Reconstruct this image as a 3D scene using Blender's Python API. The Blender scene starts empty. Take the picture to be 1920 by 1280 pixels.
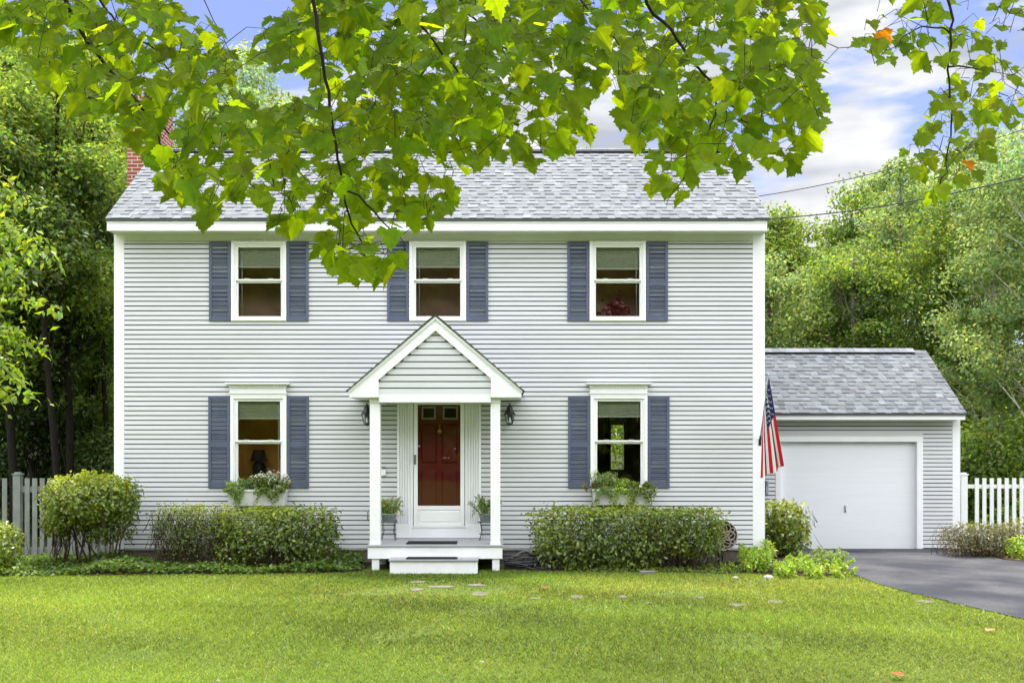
import bpy, math, random
import numpy as np
from mathutils import Vector, noise as mnoise
R = math.radians
scene = bpy.context.scene
C = scene.collection

# ---------------------------------------------------------------- camera
F, CX, CY, D0, H0 = 1980.0, 940.0, 829.0, 18.0, 2.05     # focal length and horizon measured in the photo
cam_d = bpy.data.cameras.new('camera')
cam = bpy.data.objects.new('camera', cam_d); C.objects.link(cam)
cam.location = (0, -D0, H0); cam.rotation_euler = (R(90), 0, 0)
cam_d.sensor_fit = 'HORIZONTAL'; cam_d.sensor_width = 36
cam_d.lens = 36 * F / 1920
cam_d.shift_x = (960 - CX) / 1920; cam_d.shift_y = (CY - 640) / 1920
cam_d.clip_start = 0.05; cam_d.clip_end = 2000
scene.camera = cam

# ---------------------------------------------------------------- sky, sun, exposure
SUN_EL, SUN_AZ = R(76), R(14)            # high, behind the house, a little to the right
SKY_STR = 0.15
w = bpy.data.worlds.new('World'); scene.world = w; w.use_nodes = True
nt = w.node_tree; nt.nodes.clear()
def wn(t, **k):
    n = nt.nodes.new(t)
    for a, b in k.items(): setattr(n, a, b)
    return n
L = nt.links.new
sky = wn('ShaderNodeTexSky'); sky.sky_type = 'NISHITA'; sky.sun_disc = False
sky.sun_elevation = SUN_EL; sky.sun_rotation = SUN_AZ
sky.air_density = 1.0; sky.dust_density = 0.6; sky.ozone_density = 2.0; sky.altitude = 100
bg = wn('ShaderNodeBackground'); bg.inputs['Strength'].default_value = SKY_STR
wo = wn('ShaderNodeOutputWorld')
tc = wn('ShaderNodeTexCoord')
mp = wn('ShaderNodeMapping'); mp.inputs['Scale'].default_value = (1.2, 1.2, 4.5); mp.inputs['Location'].default_value = (0.35, 0.1, 0.62)
L(tc.outputs['Generated'], mp.inputs['Vector'])
n1 = wn('ShaderNodeTexNoise'); n1.inputs['Scale'].default_value = 3.4; n1.inputs['Detail'].default_value = 7; n1.inputs['Roughness'].default_value = 0.52
L(mp.outputs['Vector'], n1.inputs['Vector'])
# extra unseen cloud added behind the camera (-Y) and overhead to fill the facade
sep = wn('ShaderNodeSeparateXYZ'); L(tc.outputs['Generated'], sep.inputs['Vector'])
mr = wn('ShaderNodeMapRange'); mr.inputs['From Min'].default_value = 0.75; mr.inputs['From Max'].default_value = 0.1
mr.inputs['To Min'].default_value = 0.0; mr.inputs['To Max'].default_value = 0.2
L(sep.outputs['Y'], mr.inputs['Value'])
ad = wn('ShaderNodeMath', operation='ADD'); L(n1.outputs['Fac'], ad.inputs[0]); L(mr.outputs['Result'], ad.inputs[1])
cr = wn('ShaderNodeValToRGB'); cr.color_ramp.elements[0].position = 0.475; cr.color_ramp.elements[1].position = 0.56
cr.color_ramp.elements[0].color = (0.03, 0.03, 0.03, 1)
cr.color_ramp.elements[1].color = (1, 1, 1, 1)
L(ad.outputs[0], cr.inputs['Fac'])
n2 = wn('ShaderNodeTexNoise'); n2.inputs['Scale'].default_value = 6; n2.inputs['Detail'].default_value = 4
L(mp.outputs['Vector'], n2.inputs['Vector'])
cr2 = wn('ShaderNodeValToRGB'); cr2.color_ramp.elements[0].position = 0.35; cr2.color_ramp.elements[1].position = 0.62
cr2.color_ramp.elements[0].color = (4.2, 4.45, 5.0, 1); cr2.color_ramp.elements[1].color = (7.6, 7.65, 7.8, 1)
L(n2.outputs['Fac'], cr2.inputs['Fac'])
# unseen clouds behind the camera are brightened to light the shaded facade
mr2 = wn('ShaderNodeMapRange'); mr2.inputs['From Min'].default_value = 0.5; mr2.inputs['From Max'].default_value = -0.3
mr2.inputs['To Min'].default_value = 0.46; mr2.inputs['To Max'].default_value = 1.9
L(sep.outputs['Y'], mr2.inputs['Value'])
vm = wn('ShaderNodeVectorMath', operation='SCALE'); L(cr2.outputs['Color'], vm.inputs[0]); L(mr2.outputs['Result'], vm.inputs['Scale'])
tint = wn('ShaderNodeMix', data_type='RGBA', blend_type='MULTIPLY'); tint.inputs['Factor'].default_value = 1
tint.inputs['B'].default_value = (0.64, 0.56, 0.67, 1)
L(sky.outputs['Color'], tint.inputs['A'])
mx = wn('ShaderNodeMix', data_type='RGBA')
L(cr.outputs['Color'], mx.inputs['Factor']); L(tint.outputs['Result'], mx.inputs['A']); L(vm.outputs['Vector'], mx.inputs['B'])
L(mx.outputs['Result'], bg.inputs['Color']); L(bg.outputs['Background'], wo.inputs['Surface'])

sd = bpy.data.lights.new('sun', 'SUN'); sd.energy = 3.8; sd.angle = R(8.0); sd.color = (1.0, 0.95, 0.86)
sun = bpy.data.objects.new('sun', sd); C.objects.link(sun)
sv = Vector((math.sin(SUN_AZ) * math.cos(SUN_EL), math.cos(SUN_AZ) * math.cos(SUN_EL), math.sin(SUN_EL)))
sun.rotation_euler = (-sv).to_track_quat('-Z', 'Y').to_euler()
sun.location = (0, 0, 40)

vs = scene.view_settings
vs.view_transform = 'Standard'; vs.look = 'None'; vs.exposure = 0.97; vs.gamma = 1.0
scene.render.engine = 'CYCLES'
cy = scene.cycles
cy.max_bounces = 8; cy.diffuse_bounces = 4; cy.glossy_bounces = 3; cy.transmission_bounces = 4; cy.transparent_max_bounces = 8

# ---------------------------------------------------------------- helpers
def tag(o, label=None, cat=None, group=None, kind=None):
    if label: o['label'] = label
    if cat: o['category'] = cat
    if group: o['group'] = group
    if kind: o['kind'] = kind
    return o
def thing(name, label, cat, loc=(0, 0, 0), group=None):
    o = bpy.data.objects.new(name, None); C.objects.link(o); o.location = loc
    o.empty_display_size = 0.2
    return tag(o, label, cat, group)
def wloc(p):
    v = Vector((0, 0, 0))
    while p is not None: v += p.location; p = p.parent
    return v
def U(px, y, d): return Vector(((px - CX) * d / F, d - D0, H0 + (CY - y) * d / F))   # a point of the place from its bearing and distance

class MB:
    def __init__(s): s.v = []; s.f = []; s.m = []; s.c = []; s.sm = []
    def face(s, pts, m=0, c=None, smooth=False):
        b = len(s.v); s.v.extend([tuple(p) for p in pts]); s.f.append(list(range(b, b + len(pts)))); s.m.append(m); s.c.append(c); s.sm.append(smooth)
    def raw(s, vs_, fs, m=0, smooth=False, c=None):
        b = len(s.v); s.v.extend([tuple(p) for p in vs_])
        for f in fs: s.f.append([b + i for i in f]); s.m.append(m); s.c.append(c); s.sm.append(smooth)
    def box(s, x0, x1, y0, y1, z0, z1, m=0, c=None, bev=0.0):
        if x0 > x1: x0, x1 = x1, x0
        if y0 > y1: y0, y1 = y1, y0
        if z0 > z1: z0, z1 = z1, z0
        if bev <= 0:
            P = [(x0, y0, z0), (x1, y0, z0), (x1, y1, z0), (x0, y1, z0), (x0, y0, z1), (x1, y0, z1), (x1, y1, z1), (x0, y1, z1)]
            s.raw(P, [(0, 3, 2, 1), (4, 5, 6, 7), (0, 1, 5, 4), (1, 2, 6, 5), (2, 3, 7, 6), (3, 0, 4, 7)], m, c=c)
        else:                     # chamfer round the front (-y) face edges
            b = bev
            P = [(x0, y0 + b, z0), (x1, y0 + b, z0), (x1, y1, z0), (x0, y1, z0), (x0, y0 + b, z1), (x1, y0 + b, z1), (x1, y1, z1), (x0, y1, z1),
                 (x0 + b, y0, z0 + b), (x1 - b, y0, z0 + b), (x1 - b, y0, z1 - b), (x0 + b, y0, z1 - b)]
            s.raw(P, [(0, 3, 2, 1), (4, 5, 6, 7), (1, 2, 6, 5), (2, 3, 7, 6), (3, 0, 4, 7), (8, 9, 10, 11), (0, 1, 9, 8), (1, 5, 10, 9), (5, 4, 11, 10), (4, 0, 8, 11)], m, c=c)
    def prism(s, poly, y0, y1, m=0):         # poly in x,z ; extruded along y
        n = len(poly)
        s.raw([(p[0], y0, p[1]) for p in poly] + [(p[0], y1, p[1]) for p in poly],
              [tuple(range(n)), tuple(range(2 * n - 1, n - 1, -1))] + [(i, i + n, (i + 1) % n + n, (i + 1) % n) for i in range(n)], m)
    def prism_z(s, poly, z0, z1, m=0):       # poly in x,y ; extruded along z
        n = len(poly)
        s.raw([(p[0], p[1], z0) for p in poly] + [(p[0], p[1], z1) for p in poly],
              [tuple(range(n - 1, -1, -1)), tuple(range(n, 2 * n))] + [(i, (i + 1) % n, (i + 1) % n + n, i + n) for i in range(n)], m)
    def prism_x(s, poly, x0, x1, m=0):       # poly in y,z ; extruded along x
        n = len(poly)
        s.raw([(x0, p[0], p[1]) for p in poly] + [(x1, p[0], p[1]) for p in poly],
              [tuple(range(n - 1, -1, -1)), tuple(range(n, 2 * n))] + [(i, (i + 1) % n, (i + 1) % n + n, i + n) for i in range(n)], m)
    def tube(s, pts, rad, n=6, m=0, cap=True, smooth=True):
        pts = [Vector(p) for p in pts]
        if not hasattr(rad, '__len__'): rad = [rad] * len(pts)
        base = len(s.v); up = None
        for i, p in enumerate(pts):
            t = (pts[min(i + 1, len(pts) - 1)] - pts[max(i - 1, 0)])
            if t.length < 1e-9: t = Vector((0, 0, 1))
            t.normalize()
            if up is None:
                a = Vector((0, 0, 1)) if abs(t.z) < .9 else Vector((1, 0, 0))
                up = t.cross(a).normalized()
            else:
                up = (up - t * up.dot(t))
                up = up.normalized() if up.length > 1e-6 else t.orthogonal().normalized()
            q = t.cross(up)
            for k in range(n):
                a = 2 * math.pi * k / n
                s.v.append(tuple(p + (up * math.cos(a) + q * math.sin(a)) * rad[i]))
        for i in range(len(pts) - 1):
            for k in range(n):
                s.f.append([base + i * n + k, base + i * n + (k + 1) % n, base + (i + 1) * n + (k + 1) % n, base + (i + 1) * n + k]); s.m.append(m); s.c.append(None); s.sm.append(smooth)
        if cap:
            for e, rv in ((0, 1), (len(pts) - 1, 0)):
                ids = [base + e * n + k for k in range(n)]
                s.f.append(ids[::-1] if rv else ids); s.m.append(m); s.c.append(None); s.sm.append(False)
    def lathe(s, prof, cx, cy, n=12, m=0, smooth=True, sx=1, sy=1):
        base = len(s.v)
        for r, z in prof:
            for k in range(n):
                a = 2 * math.pi * k / n; s.v.append((cx + r * math.cos(a) * sx, cy + r * math.sin(a) * sy, z))
        for i in range(len(prof) - 1):
            for k in range(n):
                s.f.append([base + i * n + k, base + i * n + (k + 1) % n, base + (i + 1) * n + (k + 1) % n, base + (i + 1) * n + k]); s.m.append(m); s.c.append(None); s.sm.append(smooth)
    def build(s, name, mats, parent=None, autos=False):
        me = bpy.data.meshes.new(name)
        o_ = wloc(parent)
        me.from_pydata([(a - o_.x, b - o_.y, c - o_.z) for a, b, c in s.v], [], s.f)
        if not isinstance(mats, (list, tuple)): mats = [mats]
        for m_ in mats: me.materials.append(m_)
        me.polygons.foreach_set('material_index', s.m)
        me.polygons.foreach_set('use_smooth', s.sm)
        if any(c is not None for c in s.c):
            at = me.attributes.new('Col', 'FLOAT_COLOR', 'FACE')
            arr = []
            for c in s.c: arr.extend((c[0], c[1], c[2], 1.0) if c is not None else (1, 1, 1, 1))
            at.data.foreach_set('color', arr)
        me.update()
        ob = bpy.data.objects.new(name, me); C.objects.link(ob)
        if parent is not None: ob.parent = parent
        return ob

def npmesh(name, V, nper, mats, parent=None, col=None, smooth=False, midx=None):
    """V: (N, nper, 3) array of polygons, one colour per polygon."""
    N = V.shape[0]
    o_ = np.array(wloc(parent))
    me = bpy.data.meshes.new(name)
    me.vertices.add(N * nper); me.vertices.foreach_set('co', (V.reshape(-1, 3) - o_).astype(np.float32).ravel())
    me.loops.add(N * nper); me.loops.foreach_set('vertex_index', np.arange(N * nper, dtype=np.int32))
    me.polygons.add(N); me.polygons.foreach_set('loop_start', np.arange(0, N * nper, nper, dtype=np.int32))
    if not isinstance(mats, (list, tuple)): mats = [mats]
    for m_ in mats: me.materials.append(m_)
    if midx is not None: me.polygons.foreach_set('material_index', midx.astype(np.int32))
    if col is not None:
        at = me.attributes.new('Col', 'FLOAT_COLOR', 'FACE')
        cc = np.ones((N, 4), np.float32); cc[:, :3] = col; at.data.foreach_set('color', cc.ravel())
    me.update(); me.validate()
    ob = bpy.data.objects.new(name, me); C.objects.link(ob)
    if parent is not None: ob.parent = parent
    return ob

# ---------------------------------------------------------------- materials
def newmat(name):
    m = bpy.data.materials.new(name); m.use_nodes = True
    t = m.node_tree; t.nodes.clear()
    o = t.nodes.new('ShaderNodeOutputMaterial')
    return m, t, o
def N_(t, typ, ins=None, **k):
    n = t.nodes.new(typ)
    for a, b in k.items(): setattr(n, a, b)
    for a, b in (ins or {}).items(): n.inputs[a].default_value = b
    return n
def rgba(c): return (c[0], c[1], c[2], 1.0)
def surf(name, col, rough=0.6, spec=0.35, noise=0.08, nscale=3.0, bump=0.0, bscale=60.0, metal=0.0, attr=False, stretch=None, dirt=None):
    """painted / solid surface with slight uneven colour and grain"""
    m, t, o = newmat(name)
    p = N_(t, 'ShaderNodeBsdfPrincipled', {'Roughness': rough, 'Metallic': metal, 'Specular IOR Level': spec})
    tcn = N_(t, 'ShaderNodeTexCoord')
    vec = tcn.outputs['Object']
    if stretch:
        mpn = N_(t, 'ShaderNodeMapping', {'Scale': stretch}); t.links.new(vec, mpn.inputs['Vector']); vec = mpn.outputs['Vector']
    nz = N_(t, 'ShaderNodeTexNoise', {'Scale': nscale, 'Detail': 5.0, 'Roughness': 0.6}); t.links.new(vec, nz.inputs['Vector'])
    rp = N_(t, 'ShaderNodeMapRange', {'From Min': 0.3, 'From Max': 0.7, 'To Min': 1 - noise, 'To Max': 1 + noise}); t.links.new(nz.outputs['Fac'], rp.inputs['Value'])
    sc = N_(t, 'ShaderNodeVectorMath', operation='SCALE'); t.links.new(rp.outputs['Result'], sc.inputs['Scale'])
    if attr:
        a = N_(t, 'ShaderNodeAttribute', attribute_name='Col')
        mu = N_(t, 'ShaderNodeVectorMath', operation='MULTIPLY'); mu.inputs[1].default_value = col
        t.links.new(a.outputs['Color'], mu.inputs[0]); t.links.new(mu.outputs['Vector'], sc.inputs[0])
    else: sc.inputs[0].default_value = col
    outc = sc.outputs['Vector']
    if dirt:
        n3 = N_(t, 'ShaderNodeTexNoise', {'Scale': dirt[1], 'Detail': 8.0, 'Roughness': 0.7}); t.links.new(vec, n3.inputs['Vector'])
        r3 = N_(t, 'ShaderNodeMapRange', {'From Min': 0.55, 'From Max': 0.75, 'To Min': 0.0, 'To Max': dirt[2]}); t.links.new(n3.outputs['Fac'], r3.inputs['Value'])
        mm = N_(t, 'ShaderNodeMix', data_type='RGBA'); t.links.new(r3.outputs['Result'], mm.inputs['Factor']); t.links.new(outc, mm.inputs['A']); mm.inputs['B'].default_value = rgba(dirt[0])
        outc = mm.outputs['Result']
    t.links.new(outc, p.inputs['Base Color'])
    if bump > 0:
        n2_ = N_(t, 'ShaderNodeTexNoise', {'Scale': bscale, 'Detail': 4.0}); t.links.new(vec, n2_.inputs['Vector'])
        b = N_(t, 'ShaderNodeBump', {'Strength': bump, 'Distance': 0.01}); t.links.new(n2_.outputs['Fac'], b.inputs['Height']); t.links.new(b.outputs['Normal'], p.inputs['Normal'])
    t.links.new(p.outputs['BSDF'], o.inputs['Surface'])
    return m
def leafmat(name, col, trans=0.45, tcol=None, gloss=0.06, rough=0.4, mottle=0):
    m, t, o = newmat(name)
    tcol = tcol or (col[0] * 1.9, col[1] * 1.7, col[2] * 0.7)
    a = N_(t, 'ShaderNodeAttribute', attribute_name='Col')
    m1 = N_(t, 'ShaderNodeVectorMath', operation='MULTIPLY'); m1.inputs[1].default_value = col; t.links.new(a.outputs['Color'], m1.inputs[0])
    m2 = N_(t, 'ShaderNodeVectorMath', operation='MULTIPLY'); m2.inputs[1].default_value = tcol; t.links.new(a.outputs['Color'], m2.inputs[0])
    if mottle:
        tcn = N_(t, 'ShaderNodeTexCoord'); nz = N_(t, 'ShaderNodeTexNoise', {'Scale': mottle, 'Detail': 3.0}); t.links.new(tcn.outputs['Object'], nz.inputs['Vector'])
        rp_ = N_(t, 'ShaderNodeMapRange', {'From Min': 0.3, 'From Max': 0.7, 'To Min': 0.8, 'To Max': 1.2}); t.links.new(nz.outputs['Fac'], rp_.inputs['Value'])
        s1 = N_(t, 'ShaderNodeVectorMath', operation='SCALE'); s2 = N_(t, 'ShaderNodeVectorMath', operation='SCALE')
        for q_, s_ in ((m1, s1), (m2, s2)): t.links.new(q_.outputs['Vector'], s_.inputs[0]); t.links.new(rp_.outputs['Result'], s_.inputs['Scale'])
        m1, m2 = s1, s2
    d = N_(t, 'ShaderNodeBsdfDiffuse'); t.links.new(m1.outputs['Vector'], d.inputs['Color'])
    tr = N_(t, 'ShaderNodeBsdfTranslucent'); t.links.new(m2.outputs['Vector'], tr.inputs['Color'])
    mxs = N_(t, 'ShaderNodeMixShader', {'Fac': trans}); t.links.new(d.outputs[0], mxs.inputs[1]); t.links.new(tr.outputs[0], mxs.inputs[2])
    g = N_(t, 'ShaderNodeBsdfGlossy', {'Roughness': rough}); g.inputs['Color'].default_value = (0.9, 0.95, 0.9, 1)
    mg = N_(t, 'ShaderNodeMixShader', {'Fac': gloss}); t.links.new(mxs.outputs[0], mg.inputs[1]); t.links.new(g.outputs[0], mg.inputs[2])
    t.links.new(mg.outputs[0], o.inputs['Surface'])
    return m
def glassmat(name, tintc=(0.93, 0.95, 0.95), refl=1.0, ior=1.5):
    m, t, o = newmat(name)
    tr = N_(t, 'ShaderNodeBsdfTransparent'); tr.inputs['Color'].default_value = rgba(tintc)
    g = N_(t, 'ShaderNodeBsdfGlossy', {'Roughness': 0.01})
    tcn = N_(t, 'ShaderNodeTexCoord'); nz = N_(t, 'ShaderNodeTexNoise', {'Scale': 2.2, 'Detail': 1.0}); t.links.new(tcn.outputs['Object'], nz.inputs['Vector'])
    b = N_(t, 'ShaderNodeBump', {'Strength': 0.05, 'Distance': 0.02}); t.links.new(nz.outputs['Fac'], b.inputs['Height']); t.links.new(b.outputs['Normal'], g.inputs['Normal'])
    fr = N_(t, 'ShaderNodeFresnel', {'IOR': ior})
    mu = N_(t, 'ShaderNodeMath', operation='MULTIPLY'); mu.inputs[1].default_value = refl; t.links.new(fr.outputs[0], mu.inputs[0])
    mxs = N_(t, 'ShaderNodeMixShader'); t.links.new(mu.outputs[0], mxs.inputs['Fac']); t.links.new(tr.outputs[0], mxs.inputs[1]); t.links.new(g.outputs[0], mxs.inputs[2])
    t.links.new(mxs.outputs[0], o.inputs['Surface'])
    return m

M = {}
M['siding'] = surf('vinyl_siding', (0.575, 0.582, 0.595), 0.45, 0.2, 0.05, 1.2, stretch=(0.4, 1, 3), dirt=((0.42, 0.44, 0.38), 1.1, 0.4))
M['lap_shade'] = surf('painted_lap_shade', (0.02, 0.02, 0.022), 0.95, 0.05, 0.1)  # near-black backing that paints the shadow line under each lap
M['trim'] = surf('white_trim_paint', (0.80, 0.80, 0.82), 0.45, 0.4, 0.03, 4.0, bump=0.05, bscale=40)
M['post'] = surf('white_post_paint', (0.78, 0.78, 0.80), 0.5, 0.3, 0.04, 9.0, bump=0.12, bscale=30)
M['frame'] = surf('vinyl_window_frame', (0.82, 0.82, 0.82), 0.35, 0.4, 0.02, 5.0)
M['shutter'] = surf('slate_blue_paint', (0.082, 0.098, 0.155), 0.45, 0.4, 0.12, 2.5, dirt=((0.16, 0.19, 0.26), 3.0, 0.4))
M['shingle'] = surf('asphalt_shingle', (1, 1, 1), 0.9, 0.15, 0.16, 26.0, bump=0.5, bscale=160, attr=True)
M['shadowgap'] = surf('ridge_vent_plastic', (0.02, 0.02, 0.025), 0.8, 0.1, 0.1)
M['soffit'] = surf('soffit_vinyl', (0.70, 0.70, 0.68), 0.5, 0.3, 0.04, 2.0)
M['concrete'] = surf('foundation_concrete', (0.20, 0.175, 0.15), 0.9, 0.2, 0.25, 6.0, bump=0.5, bscale=50, dirt=((0.07, 0.06, 0.05), 5.0, 0.7))
M['deckboard'] = surf('grey_deck_paint', (0.33, 0.33, 0.35), 0.6, 0.3, 0.1, 6.0, stretch=(0.4, 6, 1))
M['reddoor'] = surf('deep_red_paint', (0.20, 0.010, 0.013), 0.35, 0.5, 0.12, 4.0)
M['cream'] = surf('cream_muntin_paint', (0.62, 0.55, 0.42), 0.5, 0.3, 0.05)
M['brass'] = surf('aged_brass', (0.75, 0.55, 0.28), 0.3, 0.5, 0.1, metal=1.0)
M['black'] = surf('black_metal', (0.015, 0.015, 0.017), 0.4, 0.5, 0.1)
M['garagedoor'] = surf('garage_door_paint', (0.74, 0.755, 0.79), 0.45, 0.35, 0.03, 1.5, bump=0.25, bscale=8, stretch=(0.5, 1, 14), dirt=((0.5, 0.52, 0.54), 3.0, 0.35))
M['glass'] = glassmat('window_glass', refl=1.3)
M['blind'] = surf('woven_blind', (0.62, 0.64, 0.52), 0.8, 0.1, 0.1, 20.0)
M['room'] = surf('room_plaster_dark', (0.80, 0.52, 0.36), 0.9, 0.1, 0.3, 1.5)
M['room_warm'] = surf('room_plaster_ochre', (0.85, 0.40, 0.08), 0.9, 0.1, 0.2, 1.5)
M['room_green'] = surf('room_plaster_umber', (0.60, 0.45, 0.30), 0.9, 0.1, 0.3, 1.5)
M['furn'] = surf('dark_furniture', (0.03, 0.02, 0.015), 0.6, 0.3, 0.3)
M['mat_rubber'] = surf('doormat_fibre', (0.035, 0.032, 0.035), 0.95, 0.1, 0.4, 60.0, bump=0.6, bscale=120)
M['bark'] = surf('dark_bark', (0.020, 0.017, 0.014), 0.95, 0.1, 0.35, 8.0, bump=0.7, bscale=24, stretch=(3, 3, 0.7))
M['bark_grey'] = surf('grey_bark', (0.16, 0.145, 0.12), 0.95, 0.1, 0.35, 8.0, bump=0.6, bscale=24, stretch=(3, 3, 0.7))
M['bark_birch'] = surf('birch_bark', (0.55, 0.52, 0.47), 0.8, 0.1, 0.3, 5.0, bump=0.3, bscale=24, stretch=(1, 1, 5), dirt=((0.05, 0.045, 0.04), 4.0, 0.8))
M['twig'] = surf('shrub_twig', (0.06, 0.042, 0.03), 0.9, 0.1, 0.3, 10.0)
M['twig_maple'] = surf('maple_twig', (0.03, 0.022, 0.022), 0.8, 0.2, 0.3, 10.0)
M['fence_white'] = surf('white_picket_vinyl', (0.74, 0.75, 0.74), 0.5, 0.3, 0.05, 3.0, dirt=((0.30, 0.34, 0.25), 3.0, 0.35))
M['fence_grey'] = surf('weathered_picket', (0.20, 0.215, 0.195), 0.7, 0.2, 0.15, 4.0, dirt=((0.12, 0.14, 0.09), 3.0, 0.6))
M['hose'] = surf('black_hose', (0.02, 0.022, 0.03), 0.25, 0.6, 0.1)
M['hose_grey'] = surf('grey_hose', (0.32, 0.29, 0.27), 0.5, 0.4, 0.1)
M['iron'] = surf('bronze_cast_iron', (0.34, 0.29, 0.26), 0.45, 0.5, 0.3, 20.0, metal=0.3)
M['stone'] = surf('flagstone', (0.16, 0.145, 0.12), 0.9, 0.2, 0.25, 9.0, bump=0.5, bscale=40)
M['rock'] = surf('pale_rock', (0.34, 0.32, 0.28), 0.9, 0.2, 0.25, 9.0, bump=0.5, bscale=40)
M['pot'] = surf('blue_grey_pot', (0.33, 0.38, 0.42), 0.6, 0.3, 0.15, 10)
M['box'] = surf('whitewashed_planter', (0.62, 0.62, 0.60), 0.6, 0.3, 0.12, 8, dirt=((0.30, 0.28, 0.25), 6.0, 0.6))
M['soil'] = surf('potting_soil', (0.04, 0.028, 0.02), 0.95, 0.1, 0.4, 30, bump=1, bscale=90)
M['wire'] = surf('cable_sheath', (0.03, 0.03, 0.035), 0.6, 0.3, 0.05)
M['flagcloth'] = surf('flag_cloth', (1, 1, 1), 0.8, 0.2, 0.03, 10, attr=True)
M['steel'] = surf('painted_steel', (0.35, 0.35, 0.36), 0.4, 0.5, 0.1, metal=0.7)
# brick
def brickmat():
    m, t, o = newmat('chimney_brick')
    p = N_(t, 'ShaderNodeBsdfPrincipled', {'Roughness': 0.9, 'Specular IOR Level': 0.2})
    tcn = N_(t, 'ShaderNodeTexCoord')
    sp = N_(t, 'ShaderNodeSeparateXYZ'); t.links.new(tcn.outputs['Object'], sp.inputs[0])
    a_ = N_(t, 'ShaderNodeMath', operation='ADD'); t.links.new(sp.outputs['X'], a_.inputs[0]); t.links.new(sp.outputs['Y'], a_.inputs[1])
    cb = N_(t, 'ShaderNodeCombineXYZ'); t.links.new(a_.outputs[0], cb.inputs['X']); t.links.new(sp.outputs['Z'], cb.inputs['Y'])
    br = N_(t, 'ShaderNodeTexBrick', {'Scale': 1.0, 'Mortar Size': 0.008, 'Brick Width': 0.21, 'Row Height': 0.07, 'Bias': 0.0})
    br.inputs['Color1'].default_value = (0.33, 0.085, 0.05, 1); br.inputs['Color2'].default_value = (0.22, 0.06, 0.04, 1); br.inputs['Mortar'].default_value = (0.5, 0.44, 0.38, 1)
    t.links.new(cb.outputs[0], br.inputs['Vector']); t.links.new(br.outputs['Color'], p.inputs['Base Color'])
    b = N_(t, 'ShaderNodeBump', {'Strength': 0.6, 'Distance': 0.01}); t.links.new(br.outputs['Fac'], b.inputs['Height']); b.invert = True
    t.links.new(b.outputs['Normal'], p.inputs['Normal']); t.links.new(p.outputs[0], o.inputs[0]); return m
M['brick'] = brickmat()
def groundmat(name, c1, c2, c3, s1, s2, bump=0.5, rough=0.95, bs=40):
    m, t, o = newmat(name)
    p = N_(t, 'ShaderNodeBsdfPrincipled', {'Roughness': rough, 'Specular IOR Level': 0.15})
    tcn = N_(t, 'ShaderNodeTexCoord')
    a = N_(t, 'ShaderNodeTexNoise', {'Scale': s1, 'Detail': 6.0, 'Roughness': 0.6}); t.links.new(tcn.outputs['Object'], a.inputs['Vector'])
    b = N_(t, 'ShaderNodeTexNoise', {'Scale': s2, 'Detail': 4.0, 'Roughness': 0.7}); t.links.new(tcn.outputs['Object'], b.inputs['Vector'])
    ra = N_(t, 'ShaderNodeMapRange', {'From Min': 0.4, 'From Max': 0.62}); t.links.new(a.outputs['Fac'], ra.inputs['Value'])
    rb = N_(t, 'ShaderNodeMapRange', {'From Min': 0.42, 'From Max': 0.62}); t.links.new(b.outputs['Fac'], rb.inputs['Value'])
    m1 = N_(t, 'ShaderNodeMix', data_type='RGBA'); m1.inputs['A'].default_value = rgba(c1); m1.inputs['B'].default_value = rgba(c2); t.links.new(ra.outputs[0], m1.inputs['Factor'])
    m2 = N_(t, 'ShaderNodeMix', data_type='RGBA'); m2.inputs['B'].default_value = rgba(c3); t.links.new(m1.outputs['Result'], m2.inputs['A']); t.links.new(rb.outputs[0], m2.inputs['Factor'])
    t.links.new(m2.outputs['Result'], p.inputs['Base Color'])
    n3 = N_(t, 'ShaderNodeTexNoise', {'Scale': bs, 'Detail': 4.0}); t.links.new(tcn.outputs['Object'], n3.inputs['Vector'])
    bb = N_(t, 'ShaderNodeBump', {'Strength': bump, 'Distance': 0.02}); t.links.new(n3.outputs['Fac'], bb.inputs['Height']); t.links.new(bb.outputs['Normal'], p.inputs['Normal'])
    t.links.new(p.outputs[0], o.inputs[0]); return m
M['lawn'] = groundmat('lawn_soil_and_thatch', (0.085, 0.13, 0.025), (0.14, 0.18, 0.04), (0.07, 0.10, 0.02), 0.8, 14)
M['asphalt'] = groundmat('driveway_asphalt', (0.046, 0.048, 0.060), (0.135, 0.135, 0.138), (0.036, 0.037, 0.046), 0.7, 60, bump=0.5, rough=0.85, bs=150)  # wide pale patches stand in for dappled sunlight on the drive
M['mulch'] = groundmat('bed_mulch', (0.035, 0.024, 0.016), (0.075, 0.05, 0.03), (0.02, 0.015, 0.01), 6, 40, bump=1.0, bs=60)
M['forest'] = groundmat('forest_floor', (0.04, 0.05, 0.02), (0.06, 0.06, 0.03), (0.03, 0.03, 0.015), 1.5, 20, bump=1.0, bs=30)

M['lf_maple'] = leafmat('maple_leaf', (0.058, 0.095, 0.005), 0.62, (0.40, 0.54, 0.006), 0.004, 0.5, mottle=22)
M['lf_wood'] = leafmat('woodland_leaf', (0.11, 0.165, 0.030), 0.46, (0.35, 0.49, 0.045), 0.02, 0.5)
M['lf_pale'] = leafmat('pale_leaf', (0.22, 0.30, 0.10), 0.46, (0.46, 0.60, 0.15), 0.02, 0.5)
M['lf_hedge'] = leafmat('hedge_leaf', (0.13, 0.18, 0.026), 0.35, (0.37, 0.44, 0.03), 0.045, 0.4)
M['lf_ivy'] = leafmat('ivy_leaf', (0.09, 0.16, 0.03), 0.3, (0.28, 0.38, 0.03), 0.03, 0.5)
M['lf_dark'] = leafmat('shade_darkened_leaf', (0.06, 0.10, 0.022), 0.35, (0.16, 0.24, 0.025), 0.03, 0.4)  # leaf colour darkened to stand in for deep woodland shade
M['lf_lime'] = leafmat('lime_leaf', (0.28, 0.42, 0.04), 0.45, (0.50, 0.64, 0.045), 0.05, 0.4)
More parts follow.
